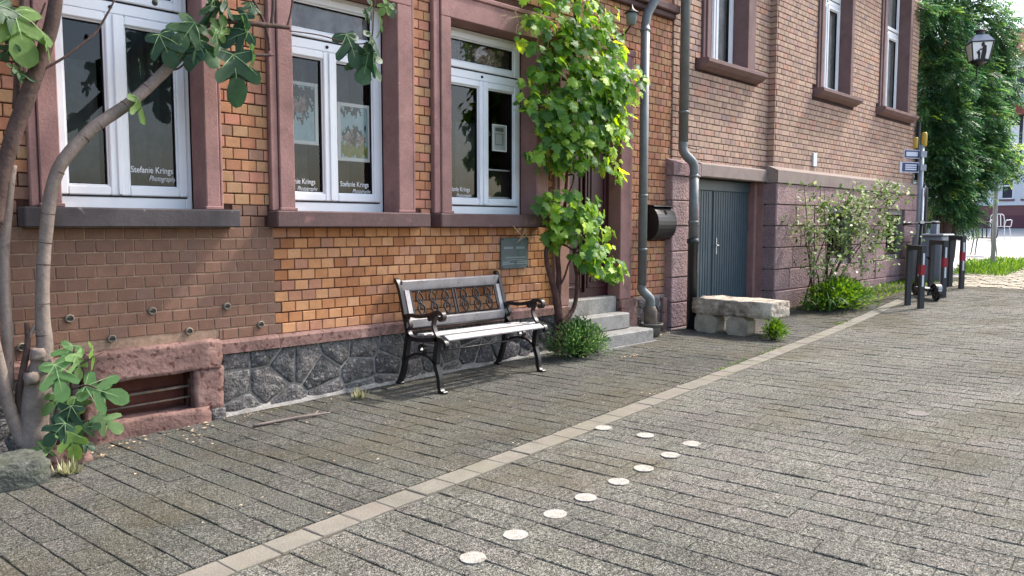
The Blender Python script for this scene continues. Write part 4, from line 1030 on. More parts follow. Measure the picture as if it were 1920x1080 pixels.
slat('back_slat', 0, -.185, GZ + .50, .075, .024, BT); slat('top_rail', 0, -.083, GZ + .805, .085, .028, BT)
def backpt(x, h, off=0.0):  # a point on the sloping back plane at height h above the ground
    return (x, -.185 + (h - .50) * .30 - off, GZ + h)
for xa in (3.885, 4.925):
    mb = MB(); mb.bar(backpt(xa + .02, .53), backpt(xa + .02, .765), .045, .022, (0, 1, 0)); mb.build('stile', M['benchwood'], bench)
pm = MB()
for a, b, c, d in ((3.945, 4.40, .545, .755), (4.43, 4.905, .545, .755)):
    for p, q in (((a, c), (b, c)), ((a, d), (b, d)), ((a, c), (a, d)), ((b, c), (b, d))): pm.bar(backpt(p[0], p[1]), backpt(q[0], q[1]), .014, .012, (0, 1, .2))
panel = pm.build('back_panel', M['iron'], bench)
for xa in (4.03, 4.17, 4.31, 4.52, 4.665, 4.81):
    om = MB()
    for sgn in (-1, 1):
        om.tube([backpt(xa, .75) + (.008,), backpt(xa + sgn * .028, .715) + (.009,), backpt(xa + sgn * .034, .68) + (.009,), backpt(xa + sgn * .008, .655) + (.008,), backpt(xa - sgn * .004, .665) + (.007,), backpt(xa + sgn * .012, .69) + (.006,)], 6, 4)
        om.tube([backpt(xa, .55) + (.008,), backpt(xa + sgn * .028, .585) + (.009,), backpt(xa + sgn * .034, .62) + (.009,), backpt(xa + sgn * .008, .645) + (.008,), backpt(xa - sgn * .004, .635) + (.007,), backpt(xa + sgn * .012, .61) + (.006,)], 6, 4)
    om.lathe((backpt(xa, .65)[0], backpt(xa, .65)[1], backpt(xa, .65)[2]), [(.004, -.02), (.014, -.008), (.014, .008), (.004, .02)], 8)
    om.build('scroll', M['ironbrown'], panel)
mb = MB(); mb.tube([(3.85, -.37, GZ + .275, .006), (4.985, -.37, GZ + .275, .006)], 8, 1); mb.build('tie_rod', M['iron'], bench)
mb = MB(); mb.tube([(3.85, -.2, GZ + .455, .007), (4.985, -.2, GZ + .455, .007)], 8, 1); mb.build('rear_rod', M['iron'], bench)

# ================================================================== stone bench
SX = 7.95
sb = thing('stone_bench', 'weathered stone slab bench on two cut blocks before the garage door', 'bench', (8.15, -.8, Zg(8.1)))
rg = random.Random(8)
mb = MB()
def hewn(mb, c0, c1, z0, z1, amp, nx=5, ny=10, nz=3):
    rough_block(mb, c0[0], c1[0], c0[1], c1[1], z0, z1, amp, 8, rg, rnd_edge=.07)
hewn(mb, (SX - .01, -1.30), (SX + .47, -.325), -1.005, -.828, .011)
mb.build('slab', M['slab'], sb)
for ya, yb in ((-.64, -.355), (-1.035, -.765)):
    z0, z1, k = Zg(8) - .02, -1.008, .055; mb = MB()
    pr = [(ya + k, z0), (yb - k, z0), (yb, z0 + k), (yb, z1 - k), (yb - k, z1), (ya + k, z1), (ya, z1 - k), (ya, z0 + k)]
    mb.prism([(p + U(-.008, .008), q + U(-.006, .006)) for p, q in pr], SX + U(-.005, .01), SX + .19, 'x'); mb.build('support_block', M['block'], sb)

# ================================================================== pot under the downpipe
pt = thing('plant_pot', 'grey clay pot standing under the gully pipe beside the steps', 'pot', (7.30, -.20, Zg(7.3)))
mb = MB(); mb.lathe((7.30, -.20, Zg(7.3)), [(.085, .0), (.105, .10), (.112, .125), (.128, .127), (.13, .15), (.12, .152), (.112, .148), (.108, .13)], 26); mb.build('pot_body', M['pot'], pt)
mb = MB(); mb.lathe((7.30, -.20, Zg(7.3) + .12), [(.107, 0), (.106, .008)], 20); mb.build('soil', M['joint'], pt)

# ================================================================== leaves
M['vein'] = mk('pale leaf vein', rgb(132, 158, 104), rough=.6)
def leaf_mesh(name, mat, half, curl, fold, droop, seed, veins=()):
    rg = random.Random(seed); mb = MB()
    L = [(-x, y) for x, y in half]; vs = []; fs = []; n = len(half)
    def z(x, y): return -fold * 0 + fold * abs(x) - curl * x * x * 2 - droop * y * y + rg.uniform(-.018, .018)
    mid = [(0, max(.02, min(1, (y - abs(x) * .45) * .95)) if 0 < i < n - 1 else y) for i, (x, y) in enumerate(half)]
    for (x, y) in half: vs.append((x + rg.uniform(-.015, .015), y + rg.uniform(-.015, .015), z(x, y)))
    for (x, y) in L: vs.append((x + rg.uniform(-.015, .015), y + rg.uniform(-.015, .015), z(x, y)))
    for (x, y) in mid: vs.append((0, y, -droop * y * y))
    for i in range(n - 1):
        fs.append((i, i + 1, 2 * n + i + 1, 2 * n + i)); fs.append((n + i + 1, n + i, 2 * n + i, 2 * n + i + 1))
    mb.poly(vs, fs, .5, 0, True)
    for i, sg in veins:
        a, b = Vector((0, .02, .014)), Vector(vs[i + (n if sg < 0 else 0)]) * .86 + Vector((0, 0, .016)); d = (b - a).normalized(); q = Vector((-d.y, d.x, 0)) * .5
        mid_ = (a + b) / 2; mid_.z = max(mid_.z, .012 - droop * mid_.y ** 2 + fold * abs(mid_.x) + .012)
        for p0, p1, w0, w1 in ((a, mid_, .022, .016), (mid_, b, .016, .005)): mb.face([p0 + q * w0, p1 + q * w1, p1 - q * w1, p0 - q * w0], .5, 1)
    return mb, mb.mesh(name, [mat, M['vein']] if veins else mat)
FIGH = [(0, 0), (.12, -.08), (.29, -.11), (.42, -.02), (.45, .10), (.34, .18), (.19, .25), (.32, .33), (.47, .45), (.52, .58), (.46, .68), (.34, .64), (.23, .55), (.15, .49), (.20, .62), (.24, .77), (.20, .92), (.10, 1.0), (0, 1.03)]
GRH = [(0, 0), (.12, -.14), (.26, -.15), (.38, -.04), (.50, .02), (.36, .14), (.46, .24), (.60, .36), (.48, .44), (.44, .54), (.28, .50), (.32, .66), (.27, .80), (.14, .82), (0, 1.02)]
FV = [(3, 1), (3, -1), (9, 1), (9, -1), (18, 1)]
figm = [leaf_mesh('leaf', M['fig'], FIGH, c, f, d, 20 + i, FV) for i, (c, f, d) in enumerate(((.1, .05, .15), (.25, .15, .3), (.0, .3, .5), (.3, -.1, .2)))]
FIGY = [(0, 0), (.10, -.06), (.25, -.10), (.37, -.03), (.38, .09), (.26, .16), (.11, .24), (.24, .31), (.42, .42), (.48, .56), (.42, .66), (.30, .61), (.18, .50), (.09, .43), (.14, .58), (.20, .76), (.17, .92), (.08, 1.0), (0, 1.03)]
figp = [leaf_mesh('leaf', M['figpale'], FIGY, c, f, d, 30 + i, FV) for i, (c, f, d) in enumerate(((.1, .05, .12), (.25, .1, .3)))]
grm = [leaf_mesh('leaf', M['grape'], GRH, c, f, d, 40 + i) for i, (c, f, d) in enumerate(((.15, .1, .2), (.3, .0, .35), (.0, .25, .3), (.35, -.1, .1), (.2, .2, .5)))]
def orient(nrm, tip):
    nrm = Vector(nrm).normalized(); tip = Vector(tip); tip = tip - nrm * tip.dot(nrm); tip.normalize(); x = tip.cross(nrm)
    return Matrix((x, tip, nrm)).transposed()
# ------------------------------------------------------------------ fig tree
fig = thing('fig_tree', 'grey stemmed fig tree with large lobed leaves growing against the wall', 'tree', (1.14, -.2, Zg(1.14)))
FST = [[(1.153,-0.2,-1.321,0.098),(1.161,-0.2,-1.136,0.088),(1.186,-0.2,-0.924,0.079),(1.212,-0.2,-0.804,0.064),(1.239,-0.2,-0.684,0.058),(1.235,-0.2,-0.529,0.052),(1.242,-0.2,-0.346,0.047),(1.259,-0.2,-0.133,0.047),(1.277,-0.21,0.018,0.047),(1.289,-0.22,0.124,0.049),(1.313,-0.23,0.245,0.047),(1.347,-0.24,0.345,0.047),(1.412,-0.25,0.445,0.047),(1.526,-0.26,0.576,0.047),(1.643,-0.27,0.672,0.046),(1.747,-0.28,0.758,0.045),(1.872,-0.29,0.886,0.044),(2.001,-0.3,1.031,0.044),(2.108,-0.31,1.182,0.04),(2.185,-0.32,1.309,0.034),(2.254,-0.33,1.468,0.03),(2.332,-0.33,1.716,0.027)],[(1.035,-0.16,-0.998,0.045),(1.058,-0.16,-0.819,0.042),(1.066,-0.16,-0.639,0.039),(1.066,-0.16,-0.398,0.036),(1.072,-0.16,-0.16,0.033),(1.095,-0.17,0.077,0.033),(1.11,-0.18,0.224,0.033),(1.135,-0.18,0.343,0.021)],[(1.026,-0.25,0.017,0.038),(1.055,-0.25,0.234,0.046),(1.085,-0.25,0.365,0.052),(1.13,-0.26,0.526,0.055),(1.186,-0.27,0.689,0.056),(1.236,-0.28,0.838,0.053),(1.286,-0.29,0.988,0.05),(1.327,-0.3,1.138,0.05),(1.36,-0.3,1.318,0.044),(1.401,-0.3,1.529,0.039)],[(1.105,-0.22,-1.229,0.045),(1.073,-0.22,-1.116,0.045),(1.034,-0.22,-0.943,0.044),(1.012,-0.22,-0.775,0.041),(0.985,-0.22,-0.594,0.038)],[(1.091,-0.2,0.237,0.018),(1.117,-0.22,0.369,0.018),(1.144,-0.22,0.516,0.018)],[(1.095,-0.2,-1.185,0.027),(1.101,-0.2,-0.941,0.027),(1.135,-0.2,-0.763,0.024),(1.155,-0.2,-0.644,0.021),(1.155,-0.2,-0.537,0.017)],[(1.15,-0.2,-0.649,0.018),(1.173,-0.2,-0.6,0.015),(1.196,-0.2,-0.553,0.014)],[(1.159,-0.2,0.65,0.032),(1.171,-0.2,0.811,0.029),(1.185,-0.2,1.015,0.021),(1.208,-0.2,1.192,0.018),(1.221,-0.2,1.366,0.015)],[(2.001,-0.3,1.031,0.015),(2.058,-0.33,1.138,0.013),(2.166,-0.36,1.249,0.02),(2.278,-0.38,1.299,0.022),(2.458,-0.38,1.318,0.022),(2.647,-0.38,1.335,0.021),(2.737,-0.38,1.341,0.018)],[(2.601,-0.38,1.337,0.016),(2.618,-0.38,1.43,0.014),(2.622,-0.38,1.569,0.014)],[(2.717,-0.38,1.337,0.011),(2.747,-0.38,1.438,0.009),(2.77,-0.38,1.565,0.009)],[(2.473,-0.36,1.507,0.012),(2.539,-0.37,1.383,0.014),(2.576,-0.38,1.267,0.012),(2.585,-0.38,1.165,0.009)],[(2.144,-0.36,1.089,0.01),(2.313,-0.37,1.114,0.012),(2.471,-0.38,1.12,0.014),(2.615,-0.38,1.142,0.011)],[(2.31,-0.36,1.44,0.008),(2.318,-0.37,1.308,0.007),(2.319,-0.38,1.123,0.005)],[(1.273,-0.3,0.869,0.009),(1.372,-0.32,0.945,0.009),(1.47,-0.32,1.037,0.009),(1.543,-0.32,1.114,0.009),(1.604,-0.32,1.221,0.008),(1.651,-0.32,1.315,0.006)],[(1.748,-0.28,0.767,0.01),(1.778,-0.3,0.79,0.008),(1.796,-0.3,0.767,0.006)],[(1.919,-0.3,0.967,0.01),(1.991,-0.32,0.968,0.008),(2.041,-0.33,1.013,0.007),(2.039,-0.33,1.054,0.005)],[(2.736,-0.38,1.32,0.005),(2.957,-0.4,1.326,0.006),(3.205,-0.42,1.306,0.006),(3.365,-0.42,1.359,0.006),(3.392,-0.42,1.534,0.006),(3.419,-0.42,1.729,0.006)],[(1.226,-0.3,1.077,0.007),(1.267,-0.3,1.156,0.007),(1.297,-0.3,1.233,0.006)],[(1.11,-0.32,0.941,0.011),(1.173,-0.33,0.902,0.01),(1.196,-0.33,0.854,0.007)],[(1.226,-0.32,1.082,0.004),(1.281,-0.33,1.053,0.004),(1.298,-0.33,1.027,0.004)]]
for i, st in enumerate(FST):
    st = FST[i] = [(a, b, c, d * (.76 if k > 3 or i else .92)) for k, (a, b, c, d) in enumerate(st)]
    mb = MB(); big = st[0][3] > .026
    if big:
        q = []
        mb.tube(st, 14, 6, wob=.02)
    else: mb.tube(st, 8, 4, wob=.03)
    o = mb.build('trunk' if i == 0 else ('stem' if big else 'branch'), M['bark'] if i in (0, 1, 3, 6) else M['barkdark'], fig)
# leaf scars round the main stem and old pruning knobs
def ringmark(par, a, b, r0, r1):
    c = Vector(a).lerp(Vector(b), .5); d = (Vector(b) - Vector(a)).normalized()
    mb = MB(); mb.tube([tuple(c - d * .004) + (r0 * .98,), tuple(c) + (r0 * 1.035,), tuple(c + d * .004) + (r0 * .98,)], 14, 1, cap=False); mb.build('bark_ring', M['barkdark'], par)
main = FST[0]
trunk = [o for o in fig.children if o.name.startswith('trunk')][0]
for i in range(4, len(main) - 3):
    a, b = main[i][:3], main[i + 1][:3]
    if rnd.random() < .8: ringmark(trunk, tuple(Vector(a).lerp(Vector(b), U(-.3, .3))), tuple(Vector(b).lerp(Vector(a), U(-.3, .3))), (main[i][3] + main[i + 1][3]) / 2, 0)
for k, (x, y, z, r) in enumerate(((1.185, -.262, -.715, .032), (1.15, -.268, -.845, .034), (1.235, -.25, -.78, .026))):
    mb = MB(); rough_block(mb, x - r, x + r, y - r, y + r, z - r, z + r, .006, 3, rnd, rnd_edge=.8); mb.build('knob', M['bark'], trunk)
FL = [(1.15,-0.4,1.026,0.297,0,10),(1.272,-0.42,0.96,0.133,2,0),(1.105,-0.38,1.11,0.169,1,60),(1.086,-0.36,0.923,0.113,1,-40),(1.155,-0.3,0.838,0.098,1,20),(1.21,-0.3,0.832,0.099,1,120),(1.1,-0.3,1.174,0.171,1,30),(1.897,-0.42,1.06,0.197,0,25),(1.988,-0.4,1.058,0.142,1,-60),(2.022,-0.42,1.174,0.227,0,-35),(2.175,-0.42,1.311,0.205,1,15),(2.131,-0.45,1.082,0.203,0,40),(2.057,-0.42,1.066,0.163,1,-20),(2.2,-0.45,1.142,0.172,1,70),(2.327,-0.42,1.208,0.196,0,-60),(2.327,-0.45,0.964,0.291,0,5),(2.407,-0.42,1.248,0.157,2,20),(2.297,-0.42,1.387,0.155,1,80),(2.373,-0.42,1.309,0.136,1,-30),(2.458,-0.4,1.422,0.124,1,0),(2.448,-0.43,1.078,0.152,2,10),(2.211,-0.42,1.37,0.133,1,-80),(2.247,-0.43,1.251,0.147,1,150),(1.775,-0.35,0.7,0.165,1,0),(1.796,-0.3,0.95,0.096,2,-20),(3.186,-0.46,1.259,0.242,0,20),(3.279,-0.48,1.158,0.268,0,-15),(3.358,-0.5,1.205,0.239,2,0),(3.374,-0.48,1.331,0.178,1,40),(3.437,-0.46,1.452,0.117,1,0),(3.364,-0.46,1.559,0.131,1,40),(3.475,-0.45,1.602,0.117,1,-40),(3.324,-0.45,1.516,0.092,1,80),(3.538,-0.45,1.595,0.102,1,10),(1.303,-0.34,-0.73,0.156,0,-25),(1.366,-0.38,-0.801,0.173,1,40),(1.249,-0.42,-0.858,0.214,0,10),(1.453,-0.36,-0.746,0.138,2,60),(1.483,-0.44,-0.951,0.244,0,78),(1.234,-0.38,-0.971,0.134,1,-60),(1.352,-0.4,-1.017,0.131,1,30),(1.278,-0.42,-1.075,0.16,0,-15),(1.49,-0.44,-1.134,0.165,0,55),(1.391,-0.42,-1.138,0.105,1,100),(1.214,-0.43,-1.14,0.148,0,-40),(1.288,-0.46,-1.209,0.154,0,15),(1.155,-0.4,-1.224,0.112,1,-60),(1.373,-0.44,-1.24,0.078,1,70)]
for i, (x, y, z, s, kind, ang) in enumerate(FL):
    pale = i >= len(FL) - 14 and i - len(FL) in (-14, -13, -12, -10, -6)
    if kind == 0: nrm = (-.25 + U(-.2, .2), -1, .45 + U(-.2, .3))
    elif kind == 2: nrm = (.9, -.35, .3)
    else: nrm = (U(-.9, .9), -1 + U(0, .5), U(-.2, 1.0))
    a = R(ang); right = Vector((.70, -.70, 0)); tip = Vector((0, 0, -1)) * math.cos(a) + right * math.sin(a)
    Mx = orient(nrm, tip)
    me = (figp if pale else figm)[rnd.randrange(2 if pale else 4)][1]
    c = Vector((x, y, z)) - Mx @ Vector((0, .5 * s, 0))
    o = bpy.data.objects.new('leaf', me); place(o, fig, c); o.rotation_euler = Mx.to_euler(); o.scale = (s,) * 3
for st in [[(1.258,-0.25,-1.286,0.014),(1.318,-0.32,-1.05,0.011),(1.329,-0.36,-0.829,0.009),(1.355,-0.34,-0.681,0.006)],[(1.291,-0.3,-1.173,0.009),(1.381,-0.38,-1.113,0.006),(1.475,-0.4,-1.11,0.005)],[(1.323,-0.35,-0.922,0.008),(1.398,-0.4,-0.901,0.005),(1.46,-0.42,-0.948,0.005)],[(1.344,-0.36,-0.8,0.006),(1.43,-0.36,-0.755,0.005),(1.508,-0.34,-0.73,0.003)]]:
    mb = MB(); mb.tube(st, 6, 4); mb.build('shoot', M['twig'], fig)
# a small round fig hanging on a thin twig
mb = MB(); mb.lathe((1.84, -.42, 1.32), [(.004, .03), (.012, .018), (.018, .0), (.014, -.014), (.004, -.02)], 10); mb.build('fruit', M['rock'], fig)

# ------------------------------------------------------------------ grape vine
vine = thing('grape_vine', 'twisted grape vine climbing the wall between shop window and door', 'vine', (5.72, -.2, Zg(5.7)))
for i, st in enumerate([[(5.74,-0.2,-1.0,0.079),(5.669,-0.22,-0.828,0.068),(5.62,-0.22,-0.615,0.062),(5.548,-0.2,-0.406,0.046),(5.517,-0.2,-0.225,0.041),(5.593,-0.2,-0.098,0.031),(5.654,-0.22,0.134,0.026)],[(5.701,-0.22,-0.91,0.068),(5.668,-0.22,-0.697,0.063),(5.705,-0.2,-0.49,0.052),(5.687,-0.2,-0.229,0.047),(5.764,-0.2,0.031,0.037),(5.809,-0.2,0.449,0.031),(5.837,-0.2,0.916,0.031),(5.903,-0.2,1.591,0.031),(5.934,-0.2,2.511,0.026)],[(5.694,-0.24,-0.96,0.052),(5.843,-0.25,-0.839,0.048),(5.907,-0.25,-0.711,0.043),(5.909,-0.26,-0.497,0.037),(5.858,-0.26,-0.284,0.032),(5.865,-0.28,-0.073,0.021)],[(5.667,-0.22,-0.592,0.031),(5.727,-0.25,-0.489,0.021),(5.77,-0.28,-0.333,0.016),(5.823,-0.35,-0.176,0.013)],[(5.593,-0.2,-0.134,0.021),(5.752,-0.24,-0.177,0.021),(5.824,-0.35,-0.254,0.016),(5.968,-0.4,-0.23,0.01)],[(5.792,-0.2,0.5,0.021),(5.89,-0.22,0.514,0.018),(5.866,-0.22,0.398,0.016),(5.81,-0.2,0.319,0.016)],[(5.823,-0.2,0.657,0.021),(5.933,-0.35,0.86,0.016),(6.286,-0.4,1.253,0.011),(6.457,-0.5,1.524,0.008)]]):
    st = [(a, b, c, d * .52) for a, b, c, d in st]; mb = MB(); mb.tube(st, 10 if st[0][3] > .03 else 7, 5, wob=.09); mb.build('trunk' if i == 0 else 'stem', M['vinebark'], vine)
LV = []
for (x, y, z, rx, ry, rz, n) in [(5.839,-0.25,2.103,0.628,0.22,0.225,150),(5.665,-0.2,1.781,0.482,0.18,0.249,110),(6.042,-0.32,1.722,0.474,0.25,0.307,150),(6.318,-0.3,1.953,0.176,0.12,0.209,30),(5.684,-0.22,1.406,0.402,0.18,0.302,120),(6.055,-0.38,1.357,0.478,0.28,0.282,170),(6.344,-0.42,1.467,0.363,0.25,0.236,90),(6.484,-0.5,1.528,0.165,0.08,0.074,16),(6.409,-0.4,1.768,0.089,0.06,0.094,12),(5.571,-0.22,1.067,0.394,0.18,0.225,100),(5.931,-0.35,1.04,0.558,0.28,0.256,170),(6.204,-0.4,1.009,0.246,0.2,0.288,70),(5.611,-0.22,0.719,0.358,0.15,0.177,75),(5.833,-0.4,0.722,0.418,0.22,0.178,100),(6.227,-0.42,0.615,0.123,0.1,0.116,20),(6.321,-0.45,0.513,0.125,0.06,0.064,12),(5.275,-0.22,1.207,0.131,0.06,0.097,8),(5.205,-0.22,0.667,0.101,0.06,0.068,6),(5.718,-0.3,0.211,0.41,0.2,0.164,90),(5.792,-0.34,0.005,0.348,0.2,0.166,75),(5.582,-0.25,0.005,0.204,0.12,0.215,45),(5.922,-0.4,0.135,0.184,0.14,0.135,30),(6.155,-0.45,-0.032,0.122,0.05,0.053,7),(5.943,-0.42,-0.255,0.307,0.18,0.136,50),(6.118,-0.45,-0.392,0.264,0.14,0.128,40),(6.254,-0.48,-0.476,0.125,0.06,0.054,8),(5.457,-0.15,1.901,0.226,0.08,0.098,18),(5.277,-0.15,1.361,0.072,0.04,0.039,3)]:
    for _ in range(int(n * 1.12)):
        while True:
            a, b, c = U(-1, 1), U(-1, 1), U(-1, 1)
            d = a * a + b * b + c * c
            if .12 < d < 1: break
        if b > .55: continue
        k = 1 + (.22 * U(-1, 1))
        p = Vector((x + a * rx * k, min(y + b * ry, -.1), z + c * rz * k))
        right = a > .25
        s = U(.05, .12) * (1 if n > 20 else .85)
        nrm = Vector((a * .5 + U(-.55, .55), -.6 + b * .4 + U(-.45, .45), .6 + c * .3 + U(-.5, .6)))
        tip = Vector((U(-.7, .7), U(-.4, .1), -1))
        tt = min(1, max(0, rnd.gauss(.36, .2) + (.3 if n < 25 else 0) + (.3 if a > .4 else 0) + (.12 if c > .5 else 0)))  # right side and top tinted brighter: sunlight painted into the leaf colour
        LV.append((p, s, nrm, tip, tt))
def vscore(l):
    v, d = seen(l[0]); return -(v * l[1] ** 2 * (1.2 - l[0].y))
LV.sort(key=vscore)
fm = MB()
for i, (p, s, nrm, tip, tt) in enumerate(LV):
    Mx = orient(nrm, tip); k = rnd.randrange(5)
    if i < 300:
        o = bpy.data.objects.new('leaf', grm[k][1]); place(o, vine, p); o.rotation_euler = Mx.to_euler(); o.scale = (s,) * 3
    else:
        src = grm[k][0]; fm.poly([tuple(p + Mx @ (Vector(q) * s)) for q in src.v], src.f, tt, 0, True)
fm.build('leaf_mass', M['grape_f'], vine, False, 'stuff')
mb = MB()
for _ in range(34):
    l = LV[rnd.randrange(len(LV))]; p = l[0]
    mb.tube([tuple(p) + (.0025,), tuple(p + Vector((U(-.08, .12), U(-.06, 0), U(-.08, .05)))) + (.002,), tuple(p + Vector((U(-.1, .2), U(-.1, 0), U(-.2, .02)))) + (.001,)], 4, 3)
mb.build('tendrils', M['twig'], vine, False, 'stuff')
mb = MB()   # dead tendrils over the lintel and plaque
for (x, z) in ((5.0, 1.86), (5.1, 1.90), (5.2, 1.83), (5.15, -.02), (5.25, -.05), (5.4, -.04)):
    for _ in range(3): mb.tube([(x, -.16, z, .003), (x + U(-.06, .06), -.18, z + U(-.06, .05), .003), (x + U(-.12, .12), -.18, z + U(-.1, .04), .002)], 4, 3)
mb.build('dead_tendrils', M['litter'], vine, False, 'stuff')

# ------------------------------------------------------------------ small plants: tufts of thin leaves
def quadleaf(mb, p, d, nrm, L, wd, t, bend=.25):
    d = Vector(d).normalized(); nrm = Vector(nrm); sde = d.cross(nrm)
    if sde.length < .01: sde = d.cross(Vector((1, .3, .2)))
    sde.normalize(); n2 = sde.cross(d); p = Vector(p)
    m = p + d * L * .5 + n2 * L * bend * .3; e = p + d * L - n2 * L * bend * .3
    mb.poly([p, m + sde * wd / 2, m - sde * wd / 2, e], [(0, 1, 3, 2)], t, 0, True)
def bushy(name, label, cat, c, rx, ry, h, n, L, wd, mat, group=None, stemmat='twig', part='foliage'):
    t = thing(name, label, cat, c, group); mb = MB(); sm_ = MB()
    for _ in range(max(6, n // 90)):
        a = U(0, 6.28); k = math.sqrt(rnd.random()) * .8
        e = Vector((c[0] + math.cos(a) * rx * k, c[1] + math.sin(a) * ry * k, c[2] + h * U(.5, .9)))
        sm_.tube([(c[0] + U(-.05, .05), c[1] + U(-.05, .05), c[2], .005), tuple(e) + (.002,)], 5, 1)
    sm_.build('stem', M[stemmat], t, False, None)
    for _ in range(n):
        a = U(0, 6.28); k = rnd.random() ** .45; ph = rnd.random() ** .7 * math.pi / 2
        bx, by, bz = math.cos(a) * math.cos(ph) * k, math.sin(a) * math.cos(ph) * k, math.sin(ph) * k
        wob = 1 + .12 * math.sin(a * 5 + 1) + U(-.12, .12)
        p = Vector((c[0] + bx * rx * wob, c[1] + by * ry * wob, c[2] + .02 + bz * h * wob))
        quadleaf(mb, p, (bx + U(-.6, .6), by + U(-.6, .6), bz * .6 + U(-.3, .9)), (U(-.5, .5), U(-.5, .5), 1), L * U(.7, 1.3), wd * U(.7, 1.3), rnd.random())
    mb.build(part, M[mat], t, False, 'stuff'); return t
bushy('shrub', 'low dense dark green shrub at the foot of the grape vine', 'shrub', (5.78, -.40, Zg(5.78)), .42, .24, .30, 3600, .045, .016, 'boxleaf')
bushy('weed_clump', 'bright green weed clump growing beside the end of the stone slab', 'weed', (7.95, -1.36, Zg(7.95)), .15, .13, .17, 700, .05, .018, 'weed')
bushy('groundcover_plant', 'leafy bright green ground plant spreading under the rose bush', 'plant', (10.95, -.85, Zg(10.9)), .75, .42, .34, 4200, .07, .028, 'weed')
def tuft(label, c, n, L, wd, mat, spread=.6, name='grass_tuft', cat='weed', group=None):
    mb = MB()
    for _ in range(n):
        a = U(0, 6.28); d = Vector((math.cos(a) * spread * U(.3, 1.2), math.sin(a) * spread * U(.3, 1.2), U(.3, 1)))
        p = Vector((c[0] + U(-.03, .03), c[1] + U(-.03, .03), c[2]))
        quadleaf(mb, p, d, (d.x, d.y, -.4), L * U(.5, 1.2), wd, rnd.random(), .5)
    return mb.solo(name, M[mat], label, cat, c, group)
tuft('small yellowish weed tuft in the paving left of the bench', (3.31, -.29, Zg(3.3)), 46, .09, .012, 'drygrass')
tuft('pale withered weed tuft beside the mossy rock at the fig tree', (1.23, -.57, Zg(1.2)), 70, .10, .011, 'drygrass', .8)
# long arching leaves in front of the rose bush
mb = MB(); c = (10.85, -.7, Zg(10.85))
for _ in range(90):
    a = U(-3.3, .6); p = Vector((c[0] + U(-.5, .45), c[1] + U(-.25, .2), c[2])); d = Vector((math.cos(a) * .6, math.sin(a) * .6, 1)).normalized(); L = U(.35, .75); tt = U(.1, .8); wd = U(.014, .026)
    prev = None; q = p.copy()
    for k in range(6):
        sd_ = Vector((-d.y, d.x, 0)); sd_.normalize(); w2 = wd * (1 - k / 6.5); cur = (q + sd_ * w2 / 2, q - sd_ * w2 / 2)
        if prev: mb.face([prev[0], cur[0], cur[1], prev[1]], tt, 0, True)
        prev = cur; q = q + d * L / 5; d = (d + Vector((d.x * .25, d.y * .25, -.38))).normalized()
mb.solo('day_lily', M['boxleaf'], 'arching strap leaved plant in front of the rose bush', 'plant', c)
# ------------------------------------------------------------------ rose bush
rose = thing('rose_bush', 'tall loose rose bush with small pale leaves against the stone base', 'bush', (11.1, -.45, Zg(11.1)))
for st in [[(10.993,-0.439,-1.134,0.011),(10.895,-0.45,-0.696,0.009),(10.748,-0.465,-0.168,0.007),(10.504,-0.491,0.559,0.003)],[(11.072,-0.425,-1.131,0.011),(10.996,-0.453,-0.737,0.009),(10.883,-0.495,-0.275,0.007),(10.694,-0.566,0.342,0.003)],[(11.225,-0.554,-1.125,0.011),(11.159,-0.564,-0.686,0.009),(11.061,-0.578,-0.158,0.007),(10.896,-0.601,0.57,0.003)],[(10.858,-0.369,-1.14,0.011),(10.941,-0.438,-0.726,0.009),(11.067,-0.542,-0.236,0.007),(11.276,-0.716,0.427,0.003)],[(11.006,-0.514,-1.134,0.011),(11.104,-0.566,-0.682,0.009),(11.251,-0.644,-0.135,0.007),(11.497,-0.774,0.624,0.003)],[(11.447,-0.457,-1.116,0.011),(11.502,-0.543,-0.721,0.009),(11.584,-0.673,-0.259,0.007),(11.721,-0.888,0.357,0.003)],[(11.352,-0.456,-1.12,0.011),(11.531,-0.556,-0.662,0.009),(11.799,-0.706,-0.105,0.007),(12.246,-0.956,0.67,0.003)],[(11.233,-0.534,-1.125,0.011),(11.51,-0.64,-0.701,0.009),(11.926,-0.8,-0.195,0.007),(12.619,-1.067,0.495,0.003)],[(11.231,-0.362,-1.125,0.011),(11.057,-0.399,-0.791,0.009),(10.796,-0.455,-0.421,0.007),(10.361,-0.548,0.044,0.003)],[(11.164,-0.392,-1.127,0.011),(11.308,-0.505,-0.808,0.009),(11.525,-0.674,-0.459,0.007),(11.886,-0.956,-0.031,0.003)],[(11.253,-0.555,-1.124,0.011),(11.181,-0.575,-0.79,0.009),(11.073,-0.606,-0.419,0.007),(10.893,-0.657,0.045,0.003)],[(11.305,-0.428,-1.122,0.011),(11.336,-0.505,-0.804,0.009),(11.382,-0.619,-0.456,0.007),(11.46,-0.81,-0.031,0.003)],[(11.031,-0.563,-1.133,0.011),(10.908,-0.579,-0.87,0.009),(10.725,-0.604,-0.607,0.007),(10.418,-0.646,-0.321,0.003)],[(11.369,-0.457,-1.119,0.011),(11.316,-0.52,-0.877,0.009),(11.235,-0.616,-0.644,0.007),(11.101,-0.775,-0.408,0.003)]]:
    mb = MB(); mb.tube(st, 6, 4, wob=.05); mb.build('stem', M['twig'], rose)
mb = MB()
